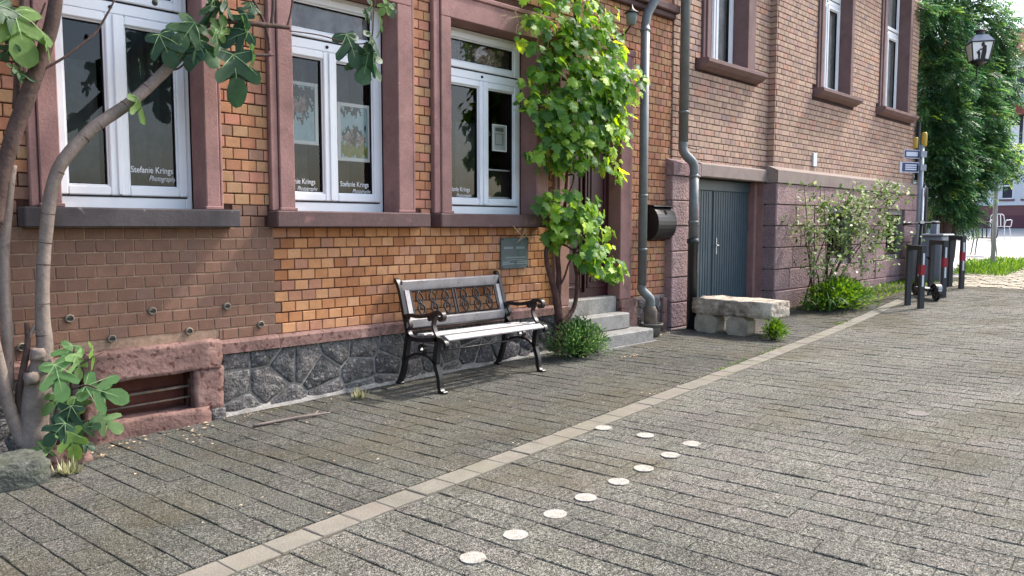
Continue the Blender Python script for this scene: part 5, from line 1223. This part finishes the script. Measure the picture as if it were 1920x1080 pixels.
for (x, y, z, rx, ry, rz, n) in [(10.828,-0.562,0.307,0.195,0.25,0.21,60),(11.481,-0.789,0.354,0.425,0.25,0.232,110),(12.177,-0.911,0.447,0.32,0.25,0.192,80),(12.59,-1.038,0.495,0.146,0.25,0.146,26),(10.946,-0.71,0.045,0.301,0.25,0.256,100),(11.519,-0.861,0.046,0.386,0.25,0.263,130),(12.211,-0.99,0.048,0.288,0.25,0.272,80),(10.529,-0.591,-0.103,0.177,0.25,0.192,45),(10.462,-0.706,-0.466,0.219,0.25,0.219,40),(11.132,-0.798,-0.333,0.303,0.25,0.303,90),(11.868,-0.973,-0.345,0.267,0.25,0.314,70),(12.571,-0.953,-0.196,0.148,0.25,0.328,40),(10.361,-0.548,0.044,0.102,0.25,0.102,14),(10.804,-0.792,-0.698,0.298,0.25,0.223,40),(12.245,-0.957,0.646,0.192,0.25,0.096,16),(10.514,-0.502,0.559,0.074,0.25,0.059,8),(11.421,-0.849,-0.724,0.309,0.25,0.232,24)]:
    for _ in range(int(n * 1.25)):
        a, b, c = rnd.gauss(0, .5), rnd.gauss(0, .5), rnd.gauss(0, .5); p = Vector((x + a * rx, min(y + b * ry, -.3), z + c * rz))
        d = Vector((U(-1, 1), U(-1, 1), U(-.8, .6)))
        for k in range(rnd.choice((1, 3, 3))):
            quadleaf(mb, p + Vector((U(-.03, .03), U(-.03, .03), U(-.03, .03))), d + Vector((U(-.7, .7), U(-.7, .7), U(-.5, .5))), (U(-.6, .6), U(-.8, .2), 1), U(.05, .085), U(.028, .045), rnd.random())
mb.build('foliage', M['roseleaf'], rose, False, 'stuff')
mb = MB()
for (x, y, z, rx, ry, rz, n) in [(10.828,-0.562,0.307,0.195,0.25,0.21,60),(11.481,-0.789,0.354,0.425,0.25,0.232,110),(12.177,-0.911,0.447,0.32,0.25,0.192,80),(12.59,-1.038,0.495,0.146,0.25,0.146,26),(10.946,-0.71,0.045,0.301,0.25,0.256,100),(11.519,-0.861,0.046,0.386,0.25,0.263,130),(12.211,-0.99,0.048,0.288,0.25,0.272,80),(10.529,-0.591,-0.103,0.177,0.25,0.192,45),(10.462,-0.706,-0.466,0.219,0.25,0.219,40),(11.132,-0.798,-0.333,0.303,0.25,0.303,90),(11.868,-0.973,-0.345,0.267,0.25,0.314,70),(12.571,-0.953,-0.196,0.148,0.25,0.328,40),(10.361,-0.548,0.044,0.102,0.25,0.102,14),(10.804,-0.792,-0.698,0.298,0.25,0.223,40),(12.245,-0.957,0.646,0.192,0.25,0.096,16),(10.514,-0.502,0.559,0.074,0.25,0.059,8),(11.421,-0.849,-0.724,0.309,0.25,0.232,24)]:
    for _ in range(max(2, n // 9)):
        p = Vector((x + U(-.8, .8) * rx, min(y + U(-.6, .6) * ry, -.3), z + U(-.8, .8) * rz)); mb.tube([tuple(p) + (.003,), tuple(p + Vector((U(-.2, .2), U(-.1, .1), U(-.05, .2)))) + (.0018,)], 4, 1)
mb.build('twigs', M['twig'], rose, False, 'stuff')
# ------------------------------------------------------------------ wisteria
wis = thing('wisteria', 'huge dark green wisteria climbing the far corner of the brick house', 'tree', (17.6, -.3, Zg(17.6)))
for i, st in enumerate([[(17.18,-0.424,-1.008,0.108),(17.225,-0.409,-0.472,0.097),(17.285,-0.41,0.064,0.091),(17.345,-0.411,0.601,0.081),(17.564,-0.381,1.576,0.065),(18.096,-0.327,3.036,0.055)],[(17.351,-0.455,-1.015,0.065),(17.457,-0.502,-0.475,0.054),(17.518,-0.503,0.065,0.049),(17.742,-0.514,0.717,0.044),(18.465,-0.597,1.403,0.034)],[(17.15,-0.393,-1.008,0.054),(17.17,-0.342,-0.365,0.048),(17.229,-0.33,0.279,0.048),(17.233,-0.25,1.03,0.043),(17.235,-0.096,2.424,0.043)]]):
    mb = MB(); mb.tube(st, 10, 5, wob=.06); mb.build('trunk', M['barkdark'], wis)
mb = MB()
WB = [(18.362,-0.07,5.19,1.006,0.626,0.782,500),(17.471,-0.166,3.926,0.592,0.473,0.646,420),(19.12,-0.366,4.291,0.63,0.504,0.687,420),(19.755,-0.49,3.81,0.469,0.375,0.703,320),(17.305,-0.252,2.941,0.534,0.428,0.588,400),(18.666,-0.482,2.981,0.562,0.45,0.562,380),(19.836,-0.657,3.051,0.41,0.328,0.469,220),(17.295,-0.337,2.089,0.513,0.41,0.534,380),(18.587,-0.633,2.183,0.503,0.402,0.503,330),(17.291,-0.416,1.343,0.556,0.385,0.481,400),(18.276,-0.693,1.386,0.53,0.397,0.497,330),(19.364,-0.931,1.438,0.366,0.256,0.321,160),(19.082,-0.752,1.77,0.341,0.273,0.341,130),(17.401,-0.462,0.654,0.538,0.344,0.43,320),(17.923,-0.673,0.934,0.305,0.244,0.436,160),(17.763,-0.586,0.261,0.218,0.174,0.305,100),(16.361,-0.02,4.139,0.308,0.181,0.226,110),(16.857,-0.018,3.534,0.148,0.118,0.422,70),(16.831,-0.074,2.798,0.148,0.118,0.422,70),(16.806,-0.143,1.957,0.148,0.118,0.422,60),(19.946,-0.631,4.278,0.293,0.234,0.586,140),(16.628,-0.066,2.31,0.168,0.134,0.168,40),(17.305,0.049,4.355,0.323,0.258,0.43,130),(17.297,-0.112,0.282,0.174,0.139,0.272,40),(17.1,-0.079,1.351,0.194,0.155,0.646,90)]
for (x, y, z, rx, ry, rz, n) in WB:
    for _ in range(int(n * .95)):
        while True:
            a, b, c = U(-1, 1), U(-1, 1), U(-1, 1); d = a * a + b * b + c * c
            if .2 < d < 1: break
        k = 1 + .18 * U(-1, 1)
        p = Vector((x + a * rx * k, y + b * ry * k, z + c * rz * k))
        dr = Vector((a * .8 + U(-.6, .6), b * .8 + U(-.7, .4), -.55 + c * .5 + U(-.4, .5))).normalized()
        L = U(.16, .34); tt = min(1, max(0, rnd.gauss(.4, .18) + (.14 if c > .4 else 0) + (.38 if y < -.9 and a > .2 else 0)))  # clump tops and right-hand spray paler, painting sun into the leaflets
        up = Vector((U(-.4, .4), U(-.5, .3), 1)); sde = dr.cross(up); sde.normalize()
        m = 6
        for k2 in range(m):
            q = p + dr * L * (k2 + .6) / m + Vector((0, 0, -.25 * L * (k2 / m) ** 2))
            for sg in (-1, 1): quadleaf(mb, q, sde * sg + dr * .5 + Vector((0, 0, -.15)), up, U(.075, .12), U(.026, .04), tt)
        quadleaf(mb, p + dr * L, dr, up, .09, .034, tt)
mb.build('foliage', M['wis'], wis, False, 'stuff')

# ================================================================== stones and litter on the ground
rg = random.Random(21)
mb = MB(); rough_block(mb, .66, 1.13, -.66, -.36, Zg(1) - .05, Zg(1) + .135, .012, 7, rg, rnd_edge=.5); mb.solo('rock', M['rock'], 'mossy grey rock at the foot of the fig tree', 'rock', (.9, -.5, Zg(.9)))
mb = MB()
rough_block(mb, 1.17, 1.40, -.42, -.20, Zg(1.3) - .03, Zg(1.3) + .10, .012, 5, rg, rnd_edge=.5); mb.solo('sandstone_lump', M['sand_pink'], 'broken red sandstone lump between rock and cellar window', 'stone', (1.28, -.3, Zg(1.28)))
mb = MB(); z = Zg(2.6); mb.tube([(2.37, -.44, Zg(2.37) + .012, .010), (2.55, -.47, Zg(2.55) + .016, .011), (2.7, -.50, Zg(2.7) + .02, .010), (2.8, -.52, Zg(2.8) + .018, .010), (2.89, -.55, Zg(2.89) + .02, .006)], 8, 4, wob=.1); mb.tube([(2.78, -.52, Zg(2.78) + .02, .006), (2.83, -.49, Zg(2.83) + .035, .004)], 6, 1)
mb.solo('stick', M['bark'], 'thin pale stick lying on the paving left of the bench', 'stick', (2.6, -.48, Zg(2.6)))
mb = MB()
def flake(x, y, s):
    z = Zg(x) + .008; n = rnd.randint(4, 6); a0 = U(0, 6.28)
    mb.face([(x + s * math.cos(a0 + 6.283 * k / n) * U(.5, 1.2), y + s * .6 * math.sin(a0 + 6.283 * k / n) * U(.5, 1.2), z + U(0, s * .5)) for k in range(n)], rnd.random())
for _ in range(60): flake(U(1.4, 2.2), U(-.42, -.12), U(.006, .018))
for _ in range(170): x = U(2.3, 7.0); flake(x, -.06 - abs(rnd.gauss(0, .09)), U(.004, .013))
for _ in range(260): flake(U(1.2, 8), U(-1.9, -.1), U(.004, .012))
for _ in range(26): flake(6.15 + rnd.gauss(0, .06), -.8 + rnd.gauss(0, .03), U(.008, .02))
for _ in range(40): flake(7.45 + rnd.gauss(0, .2), -.2 + rnd.gauss(0, .05), U(.008, .02))
for _ in range(60): x = U(1.4, 9); flake(x, KY(x) + .01 + rnd.gauss(0, .02), U(.005, .012))
for _ in range(60): x = U(1.5, 7); flake(x, U(-4.5, -2.4), U(.004, .009))
mb.build('leaf_litter', M['litter'], None, False, 'stuff')
mb = MB()   # moss and weeds in the joint along the kerb and by the wall foot
for _ in range(420):
    x = U(4.6, 11.5); y = KY(x) + .01 + rnd.gauss(0, .03)
    if math.sin(x * 2.1) + math.sin(x * 5.3) * .6 > .5: quadleaf(mb, (x, y, Zg(x) - .002), (U(-1, 1), U(-1, 1), U(.3, 1)), (U(-1, 1), U(-1, 1), .2), U(.015, .04), U(.006, .012), rnd.random())
for _ in range(2600):
    x = U(16.7, 20.6); f = (x - 16.7) / 5.3; y = U(-1.6, -.75 + f * 1.0)
    quadleaf(mb, (x, y, Zg(x) - .01), (U(-.7, .7), U(-.7, .7), 1), (U(-1, 1), U(-1, 1), .1), U(.05, .16) * (1 if abs(y + 1) < .5 else .5), U(.012, .025), rnd.random())
for _ in range(900):
    x = U(12.4, 16); y = U(-.95, -.35)
    quadleaf(mb, (x, y, Zg(x) - .01), (U(-.7, .7), U(-.7, .7), 1), (U(-1, 1), U(-1, 1), .1), U(.03, .09), U(.01, .02), rnd.random())
mb.build('grass', M['weed'], None, False, 'stuff')
mb = MB(); vs = []
mb.box(11.6, 16.0, -1.0, -.27, 0, .001)
bed = sheet('planting_bed', 10.5, 16.0, lambda x: -.95 - .04 * (x - 10.5), lambda x: -.2, .006, M['joint'], 12)

# ================================================================== bollard hoops
def hoop(label, a, b):
    t = thing('bollard_hoop', label, 'bollard', ((a[0] + b[0]) / 2, (a[1] + b[1]) / 2, Zg(a[0])), 'anthracite bollard hoops')
    A, B = Vector((a[0], a[1], 0)), Vector((b[0], b[1], 0)); d = (B - A).normalized(); n = Vector((-d.y, d.x, 0)); Hh = .86
    for P in (A, B):
        z = Zg(P.x); mb = MB(); mb.obox((P.x, P.y, z + Hh / 2), d * .032, n * .032, (0, 0, Hh / 2)); mb.build('post', M['anthracite'], t)
    zt = (Zg(A.x) + Zg(B.x)) / 2 + Hh - .035
    mb = MB(); mb.obox(((A.x + B.x) / 2, (A.y + B.y) / 2, zt), d * ((B - A).length / 2 - .033), n * .03, (0, 0, .033)); mb.build('top_bar', M['anthracite'], t)
    z = Zg(B.x)
    # reflective strip on the post nearest the road: white, red, white
    f = Vector((-.72, -.69, 0)); f = d if abs(f.dot(d)) > abs(f.dot(n)) else n
    face = -n if (-n).dot(Vector((-.6, -.8, 0))) > n.dot(Vector((-.6, -.8, 0))) else n
    cands = [d, -d, n, -n]; view = (CAMPOS - B); view.z = 0; view.normalize(); face = max(cands, key=lambda q: q.dot(view)); sdx = Vector((-face.y, face.x, 0))
    for z0, z1, m in ((.30, .46, 'whitefilm'), (.46, .60, 'redfilm'), (.60, .76, 'whitefilm')):
        c = B + face * .0335; wdt = .013 if m == 'whitefilm' else .0325
        mb = MB(); mb.obox((c.x, c.y, z + (z0 + z1) / 2), sdx * wdt, face * .0012, (0, 0, (z1 - z0) / 2 - .001)); mb.build('reflective_strip', M[m], t)
        if m == 'redfilm':
            for sg in (-1, 1):
                c2 = B + sdx * .0335 * sg; mb = MB(); mb.obox((c2.x, c2.y, z + (z0 + z1) / 2), sdx * .0012, face * .032, (0, 0, (z1 - z0) / 2 - .001)); mb.build('reflective_strip', M[m], t)
hoop('nearest anthracite bollard hoop with red and white strip at the kerb', (11.74, -1.495), (11.5, -1.74))
hoop('anthracite bollard hoop right behind the parked scooter', (13.09, -1.39), (12.85, -1.64))
hoop('farthest anthracite bollard hoop nearest the sunlit grass', (14.44, -1.29), (14.2, -1.53))

# ================================================================== scooter
sc = thing('scooter', 'black kick scooter with white deck parked between two bollard hoops', 'scooter', (12.6, -1.4, Zg(12.6)))
rw, fwp = Vector((12.45, -1.66, Zg(12.45) + .11)), Vector((12.97, -1.22, Zg(12.97) + .11))
dv = (fwp - rw); dv.z = 0; dv.normalize(); nv = Vector((-dv.y, dv.x, 0))
def wheel(c):
    mb = MB(); n = 20; prof = [(.075, -.022), (.105, -.024), (.115, -.012), (.115, .012), (.105, .024), (.075, .022)]; b = len(mb.v)
    for r_, h in prof:
        for k in range(n):
            a = 6.2832 * k / n; p = c + dv * r_ * math.cos(a) + Vector((0, 0, r_ * math.sin(a))) + nv * h; mb.v.append(tuple(p))
    for i in range(6):
        for k in range(n):
            j = (i + 1) % 6; mb.f.append((i * n + k, i * n + (k + 1) % n, j * n + (k + 1) % n, j * n + k)); mb.t.append(.5); mb.m.append(0); mb.sm.append(True)
    wh = mb.build('wheel', M['black'], sc)
    mb = MB()
    for k in range(3):
        a = k * 1.047; e = dv * .078 * math.cos(a) + Vector((0, 0, .078 * math.sin(a))); mb.bar(c - e, c + e, .02, .03)
    mb.bar(c - nv * .03, c + nv * .03, .03, .03); mb.build('rim', M['anthracite'], wh)
wheel(rw); wheel(fwp)
mb = MB(); mb.obox(rw + dv * .34 + Vector((0, 0, .03)), dv * .25, nv * .07, (0, 0, .02)); mb.build('deck', M['black'], sc)
mb = MB(); mb.obox(rw + dv * .34 + Vector((0, 0, .053)), dv * .24, nv * .066, (0, 0, .003)); mb.build('grip_tape', M['whitefilm'], sc)
mb = MB()
prev = None
for k in range(7):
    a = R(20 + k * 22); p = rw + dv * math.cos(a) * .135 + Vector((0, 0, .135 * math.sin(a)))
    if prev: mb.obox((p + prev) / 2, nv * .04, (p - prev) / 2 * 1.05, (p - prev).cross(nv).normalized() * .006)
    prev = p
mb.build('mudguard', M['black'], sc)
mb = MB(); mb.obox(rw - dv * .115 + Vector((0, 0, .07)), nv * .025, dv * .006, (0, 0, .035)); mb.build('rear_plate', M['whitefilm'], sc)
top = fwp - dv * .10 + Vector((0, 0, 1.0))
mb = MB(); mb.tube([tuple(fwp + Vector((0, 0, .0))) + (.022,), tuple(fwp - dv * .02 + Vector((0, 0, .2))) + (.026,), tuple(top) + (.022,)], 10, 1); mb.tube([tuple(fwp - dv * .03 + Vector((0, 0, .22))) + (.025,), tuple(rw + dv * .58 + Vector((0, 0, .035))) + (.03,)], 8, 1); mb.build('steering_column', M['black'], sc)
hb = Vector((.70, -.714, 0))
mb = MB(); mb.tube([tuple(top - hb * .28 + Vector((0, 0, -.015))) + (.014,), tuple(top - hb * .1) + (.014,), tuple(top + hb * .1 + Vector((0, 0, .01))) + (.014,), tuple(top + hb * .26 + Vector((0, 0, .02))) + (.014,)], 8, 3); mb.build('handlebar', M['black'], sc)
for sg in (-1, 1):
    mb = MB(); mb.tube([tuple(top + hb * .16 * sg + Vector((0, 0, .012))) + (.018,), tuple(top + hb * .28 * sg + Vector((0, 0, .012 * sg))) + (.018,)], 8, 1); mb.build('grip', M['ironbrown'] if sg < 0 else M['black'], sc)
mb = MB(); mb.obox(top + Vector((0, 0, .02)), hb * .03, dv * .03, (0, 0, .02)); mb.build('display', M['steel'], sc)
mb = MB(); mb.tube([tuple(fwp - dv * .06 + Vector((0, 0, .52))) + (.016,), tuple(fwp - dv * .06 + hb * .1 + Vector((0, 0, .50))) + (.016,), tuple(fwp + hb * .2 + Vector((0, 0, .44))) + (.012,)], 8, 2); mb.build('folding_latch', M['black'], sc)

# ================================================================== sign pole
PX, PY = 13.95, -.92
sp = thing('sign_pole', 'galvanised street sign pole at the end of the brick house', 'sign', (PX, PY, Zg(PX)))
mb = MB(); mb.tube([(PX, PY, Zg(PX), .042), (PX, PY, 1.35, .042)], 12, 1); mb.build('pole', M['galv'], sp)
sdv = Vector((-.52, .28, 0)).normalized(); snv = Vector((-.28, -.52, 0)).normalized()
snv = Vector((sdv.y, -sdv.x, 0)); snv = snv if snv.dot(Vector((-1, -.6, 0))) > 0 else -snv
def board(nm, u0, u1, z0, z1, m, off=0.0, th=.006):
    c = Vector((PX, PY, (z0 + z1) / 2)) + sdv * (u0 + u1) / 2 + snv * off
    mb = MB(); mb.obox(c, sdv * (u1 - u0) / 2, snv * th, (0, 0, (z1 - z0) / 2)); return mb.build(nm, M[m], sp)
b1 = board('street_name_sign', .045, .36, 1.13, 1.27, 'signwhite')
board('sign_face', .055, .35, 1.14, 1.26, 'signblue', .0075, .001)
board('letter_row', .08, .32, 1.165, 1.235, 'signwhite', .0095, .0008)
b2 = board('direction_sign', .045, .42, .90, 1.07, 'signwhite')
board('sign_face', .06, .39, .912, 1.058, 'signblue', .0075, .001)
for z in (1.02, .985, .95): board('letter_row', .10, .33, z - .011, z + .011, 'signwhite', .0095, .0008)
board('end_plate', .415, .435, .89, 1.08, 'whitefilm', .0, .009)
for z in (.98, 1.2): board('clamp', -.06, .06, z - .05, z + .05, 'galv', .045, .01)
mb = MB(); mb.lathe((PX + .02, PY - .03, 1.33), [(.03, 0), (.042, .02), (.042, .2), (.03, .23)], 12); mb.build('yellow_marker', M['yellow'], sp)
mb = MB(); mb.lathe((PX - .06, PY + .08, 1.30), [(.03, 0), (.036, .02), (.036, .16), (.03, .18)], 10); mb.build('yellow_marker', M['yellow'], sp)
mb = MB(); mb.obox((PX - .012, PY - .06, .38), (.03, -.0, 0), (0, .006, 0), (0, 0, .27)); mb.build('sticker_panel', M['signwhite'], sp)
mb = MB(); mb.tube([(PX + .03, PY - .05, .5, .035), (PX + .03, PY - .05, .68, .03)], 10, 1); mb.build('lock_box', M['black'], sp)

# ================================================================== cabinet, post, chairs at the far end
cb = thing('utility_cabinet', 'grey utility cabinet with a rounded vent post behind the scooter', 'cabinet', (15.4, -.75, Zg(15.4)))
mb = MB(); mb.cbox(15.15, 15.75, -.95, -.45, Zg(15.4) - .02, -.16, .02); mb.build('body', M['cabinet'], cb)
mb = MB(); mb.cbox(15.12, 15.78, -.98, -.42, -.16, -.12, .015); mb.build('lid', M['galv'], cb)
mb = MB(); mb.cbox(15.14, 15.149, -.92, -.48, Zg(15.2) + .1, -.2, .003); mb.build('door', M['cabinet'], cb)
mb = MB(); mb.prism([(15.33, -.12)] + [(15.415 - .085 * math.cos(R(180 * k / 8)), .03 + .085 * math.sin(R(180 * k / 8))) for k in range(9)] + [(15.5, -.12)], -.80, -.70, 'y'); mb.build('vent_post', M['cabinet'], cb)
mb = MB(); mb.tube([(19.35, -.79, Zg(19.35) - .02, .045), (19.35, -.79, 2.3, .045)], 12, 1)
mb.solo('steel_post', M['galv'], 'slim grey steel post standing in the grass at the square', 'post', (19.35, -.79, Zg(19.35)))
def chair(label, c, rot, mat, sc_=1.0, grp=None):
    t = thing('garden_chair', label, 'chair', c, grp); t.rotation_euler = (0, 0, rot)
    def L(*a): return tuple(Vector(c) + Vector(a) * sc_)
    s = MB(); s.box(c[0] - .22 * sc_, c[0] + .22 * sc_, c[1] - .22 * sc_, c[1] + .22 * sc_, c[2] + .44 * sc_, c[2] + .465 * sc_); s.build('seat', M[mat], t)
    for i, j in ((-1, -1), (1, -1), (-1, 1), (1, 1)):
        s = MB(); s.tube([L(i * .20, j * .20, .44) + (.014,), L(i * .25, j * .25, 0) + (.012,)], 8, 1); s.build('leg', M[mat], t)
    for j in (-1, 1):
        s = MB(); s.tube([L(-.22, j * .23, .45) + (.013,), L(-.24, j * .25, .66) + (.013,), L(.0, j * .25, .67) + (.013,), L(.22, j * .25, .65) + (.013,), L(.24, j * .22, .45) + (.013,)], 8, 2); s.build('armrest', M[mat], t)
    s = MB(); s.tube([L(.22, -.2, .45) + (.013,), L(.28, -.2, .82) + (.013,), L(.29, 0, .87) + (.013,), L(.28, .2, .82) + (.013,), L(.22, .2, .45) + (.013,)], 8, 3)
    for k in (-.1, 0, .1): s.bar(L(.23, k, .46), L(.285, k, .85), .03 * sc_, .01 * sc_)
    s.build('backrest', M[mat], t)
chair('dark metal garden chair in front of the far square', (22.0, .02, Zg(22.0)), R(25), 'anthracite', .95)
chair('white garden chair standing before the maroon plinth', (29.2, 1.28, Zg(29.2)), R(170), 'whitefilm', .95)

# ================================================================== lantern on a bracket
LC = Vector((17.36, -.02, 3.20))
LC = CAMPOS + (FW + RT * ((1835 - 960) / 1450) + UPV * ((540 - 118) / 1450)) * 14.6
ln = thing('street_lantern', 'old four sided street lantern hanging out of the wisteria', 'lamp', LC)
fa = Vector((-.86, -.51, 0)); fb = Vector((.51, -.86, 0))
def ring4(h, r): return [tuple(LC + fa * r * i + fb * r * j + Vector((0, 0, h))) for i, j in ((1, -1), (1, 1), (-1, 1), (-1, -1))]
hb_, ht = .03, .36; r0, r1 = .135, .185
A, Bq = ring4(hb_, r0), ring4(ht, r1)
for k in range(4):
    mb = MB(); mb.face([A[k], A[(k + 1) % 4], Bq[(k + 1) % 4], Bq[k]]); mb.build('pane', M['frost'], ln, False)
mb = MB()
for k in range(4): mb.bar(A[k], Bq[k], .018, .018); mb.bar(A[k], A[(k + 1) % 4], .02, .02); mb.bar(Bq[k], Bq[(k + 1) % 4], .022, .022)
mb.build('cage', M['iron'], ln)
Cq = ring4(.50, .11); Dq = ring4(ht + .012, r1 + .01)
mb = MB(); mb.poly(Dq + Cq, [(0, 1, 5, 4), (1, 2, 6, 5), (2, 3, 7, 6), (3, 0, 4, 7), (4, 5, 6, 7)]); mb.build('hood', M['galv'], ln)
mb = MB(); mb.lathe(tuple(LC), [(.085, .50), (.10, .515), (.07, .545), (.07, .575), (.105, .58), (.10, .60), (.03, .625)], 14); mb.build('chimney', M['anthracite'], ln)
mb = MB(); mb.lathe(tuple(LC), [(.03, -.06), (.10, -.02), (.13, .0), (.14, .022)], 12); mb.build('foot', M['iron'], ln)
# dark figure cut from sheet metal on the pane that faces the street: bent figure with a child
def onp(u, v):
    a, b, c_, d_ = map(Vector, (A[0], A[1], Bq[1], Bq[0])); return tuple((a.lerp(b, u)).lerp(d_.lerp(c_, u), v) + fa * .004)
mb = MB()
for pol in ([(.44, .05), (.72, .05), (.74, .45), (.70, .75), (.60, .82), (.52, .72), (.50, .5)], [(.46, .74), (.58, .74), (.60, .92), (.50, .96), (.44, .86)], [(.30, .05), (.40, .05), (.42, .35), (.36, .55), (.28, .5)], [(.24, .34), (.30, .34), (.30, .44), (.22, .46)], [(.36, .5), (.52, .56), (.52, .62), (.36, .58)], [(.16, .02), (.8, .02), (.8, .06), (.16, .06)]):
    f_ = [Vector(onp(u, v)) for u, v in pol]; n_ = len(f_)
    mb.poly([tuple(p) for p in f_] + [tuple(p + fa * .004) for p in f_], [tuple(range(n_)), tuple(range(n_, 2 * n_))] + [(i, (i + 1) % n_, n_ + (i + 1) % n_, n_ + i) for i in range(n_)])
mb.build('silhouette', M['iron'], ln)
mb = MB(); e = Vector((16.3, .0, LC.z - .1)); mb.tube([tuple(LC + Vector((0, 0, -.05))) + (.016,), tuple(LC + Vector((.1, .05, -.12))) + (.016,), tuple(LC + Vector((1.3, .35, -.1))) + (.016,)], 8, 4); mb.build('bracket', M['iron'], ln)

# ================================================================== far house across the square
FX = 38.6
fh = thing('far_house', 'pale far house with maroon plinth and red tiled roof across the square', 'house', (FX, 2, .02))
mb = MB(); core(mb, -9, 9, -.1, 2.45, 0, .3, [(2.95, 3.42, 1.2, 2.08), (2.1, 2.62, 1.2, 2.08), (1.2, 1.7, 1.2, 2.08), (4.1, 4.6, 1.2, 2.08), (.2, .7, 1.2, 2.08)], 0)
mb.v = [(FX + b, a, c) for a, b, c in mb.v]; fw_ = mb.build('wall', M['farwall'], fh)
mb = MB(); mb.box(FX - .08, FX - .002, -9, 9, -.2, .5); mb.build('plinth_foot', M['farband'], fh)
mb = MB(); mb.box(FX - .06, FX - .0015, -9, 9, .5, .92); mb.build('plinth', M['farplinth'], fh)
mb = MB(); mb.box(FX - .11, FX - .001, -9, 9, .93, 1.06); mb.build('plinth_ledge', M['farwall'], fh)
for ya, yb in ((2.95, 3.42), (2.1, 2.62), (1.2, 1.7), (4.1, 4.6), (.2, .7)):
    mb = MB()
    for a, b, c, d in ((ya, ya + .05, 1.2, 2.08), (yb - .05, yb, 1.2, 2.08), (ya + .05, yb - .05, 1.2, 1.25), (ya + .05, yb - .05, 2.03, 2.08), (ya + .05, yb - .05, 1.74, 1.80)): mb.box(FX + .03, FX + .09, a, b, c, d)
    wq = mb.build('window', M['upvc'], fh)
    mb = MB(); mb.box(FX + .1, FX + .11, ya, yb, 1.2, 2.08); mb.build('pane', M['fardark'], wq)
    mb = MB(); mb.box(FX - .05, FX + .03, ya - .05, yb + .05, 1.12, 1.198); mb.build('sill', M['farplinth'], wq)
mb = MB(); mb.box(FX - .12, FX + .3, -9, 9, 2.455, 2.62); mb.build('cornice', M['farwall'], fh)
mb = MB(); mb.box(FX + .02, FX + .3, -9, 9, 2.625, 4.7); up = mb.build('upper_wall', M['fardark'], fh)
for y in (-1, .2, 1.4, 2.6, 3.7, 5):
    mb = MB(); mb.box(FX - .03, FX + .019, y, y + .12, 2.63, 4.69); mb.build('timber_post', M['farwall'], up)
for y in (2.85, 3.25, 1.7):
    mb = MB(); mb.box(FX - .02, FX + .0185, y, y + .32, 3.5, 4.3); wq = mb.build('window', M['upvc'], up)
mb = MB()
for k in range(4):
    mb.prism([(FX - .5 + k * .15, 4.72 + k * .13), (FX - .5 + (k + 1) * .15 + .03, 4.72 + (k + 1) * .13 + .02), (FX - .5 + (k + 1) * .15 + .03, 4.68 + (k + 1) * .13), (FX - .5 + k * .15, 4.68 + k * .13)], -9, 9, 'y', rnd.random())
mb.v = [(a, b, c) for a, b, c in mb.v]; mb.build('pent_roof', M['tile'], fh)
mb = MB(); mb.box(FX + .12, FX + .4, -9, 9, 4.9, 7.4); mb.build('attic_wall', M['fargreen'], fh)
for y in (1.6, 2.6, 3.6):
    mb = MB(); mb.box(FX + .08, FX + .119, y, y + .5, 5.6, 6.8); wq = mb.build('window', M['upvc'], fh)
    mb = MB(); mb.box(FX + .07, FX + .0795, y + .06, y + .44, 5.66, 6.74); mb.build('pane', M['fardark'], wq)
mb = MB(); mb.prism([(FX - .4, 7.3), (FX + 4, 9.1), (FX + 8.4, 7.3), (FX + 8.4, 7.2), (FX - .4, 7.2)], -9.4, 9.4, 'y'); rf = mb.build('roof', M['tile'], fh)
mb = MB()
for k in range(26):
    a = (k + .5) / 26; mb.prism([(FX - .4 + 4.4 * a - .12, 7.33 + 1.8 * a - .05), (FX - .4 + 4.4 * a + .08, 7.33 + 1.8 * a + .10), (FX - .4 + 4.4 * a + .08, 7.33 + 1.8 * a + .03), (FX - .4 + 4.4 * a - .12, 7.33 + 1.8 * a - .09)], -9.4, 9.4, 'y', rnd.random())
mb.build('tile_courses', M['tile'], rf, True, 'stuff')
mb = MB(); mb.box(FX + .3, FX + 8, -9, 9, -.1, 7.2); mb.build('back_wall', M['farwall'], fh)
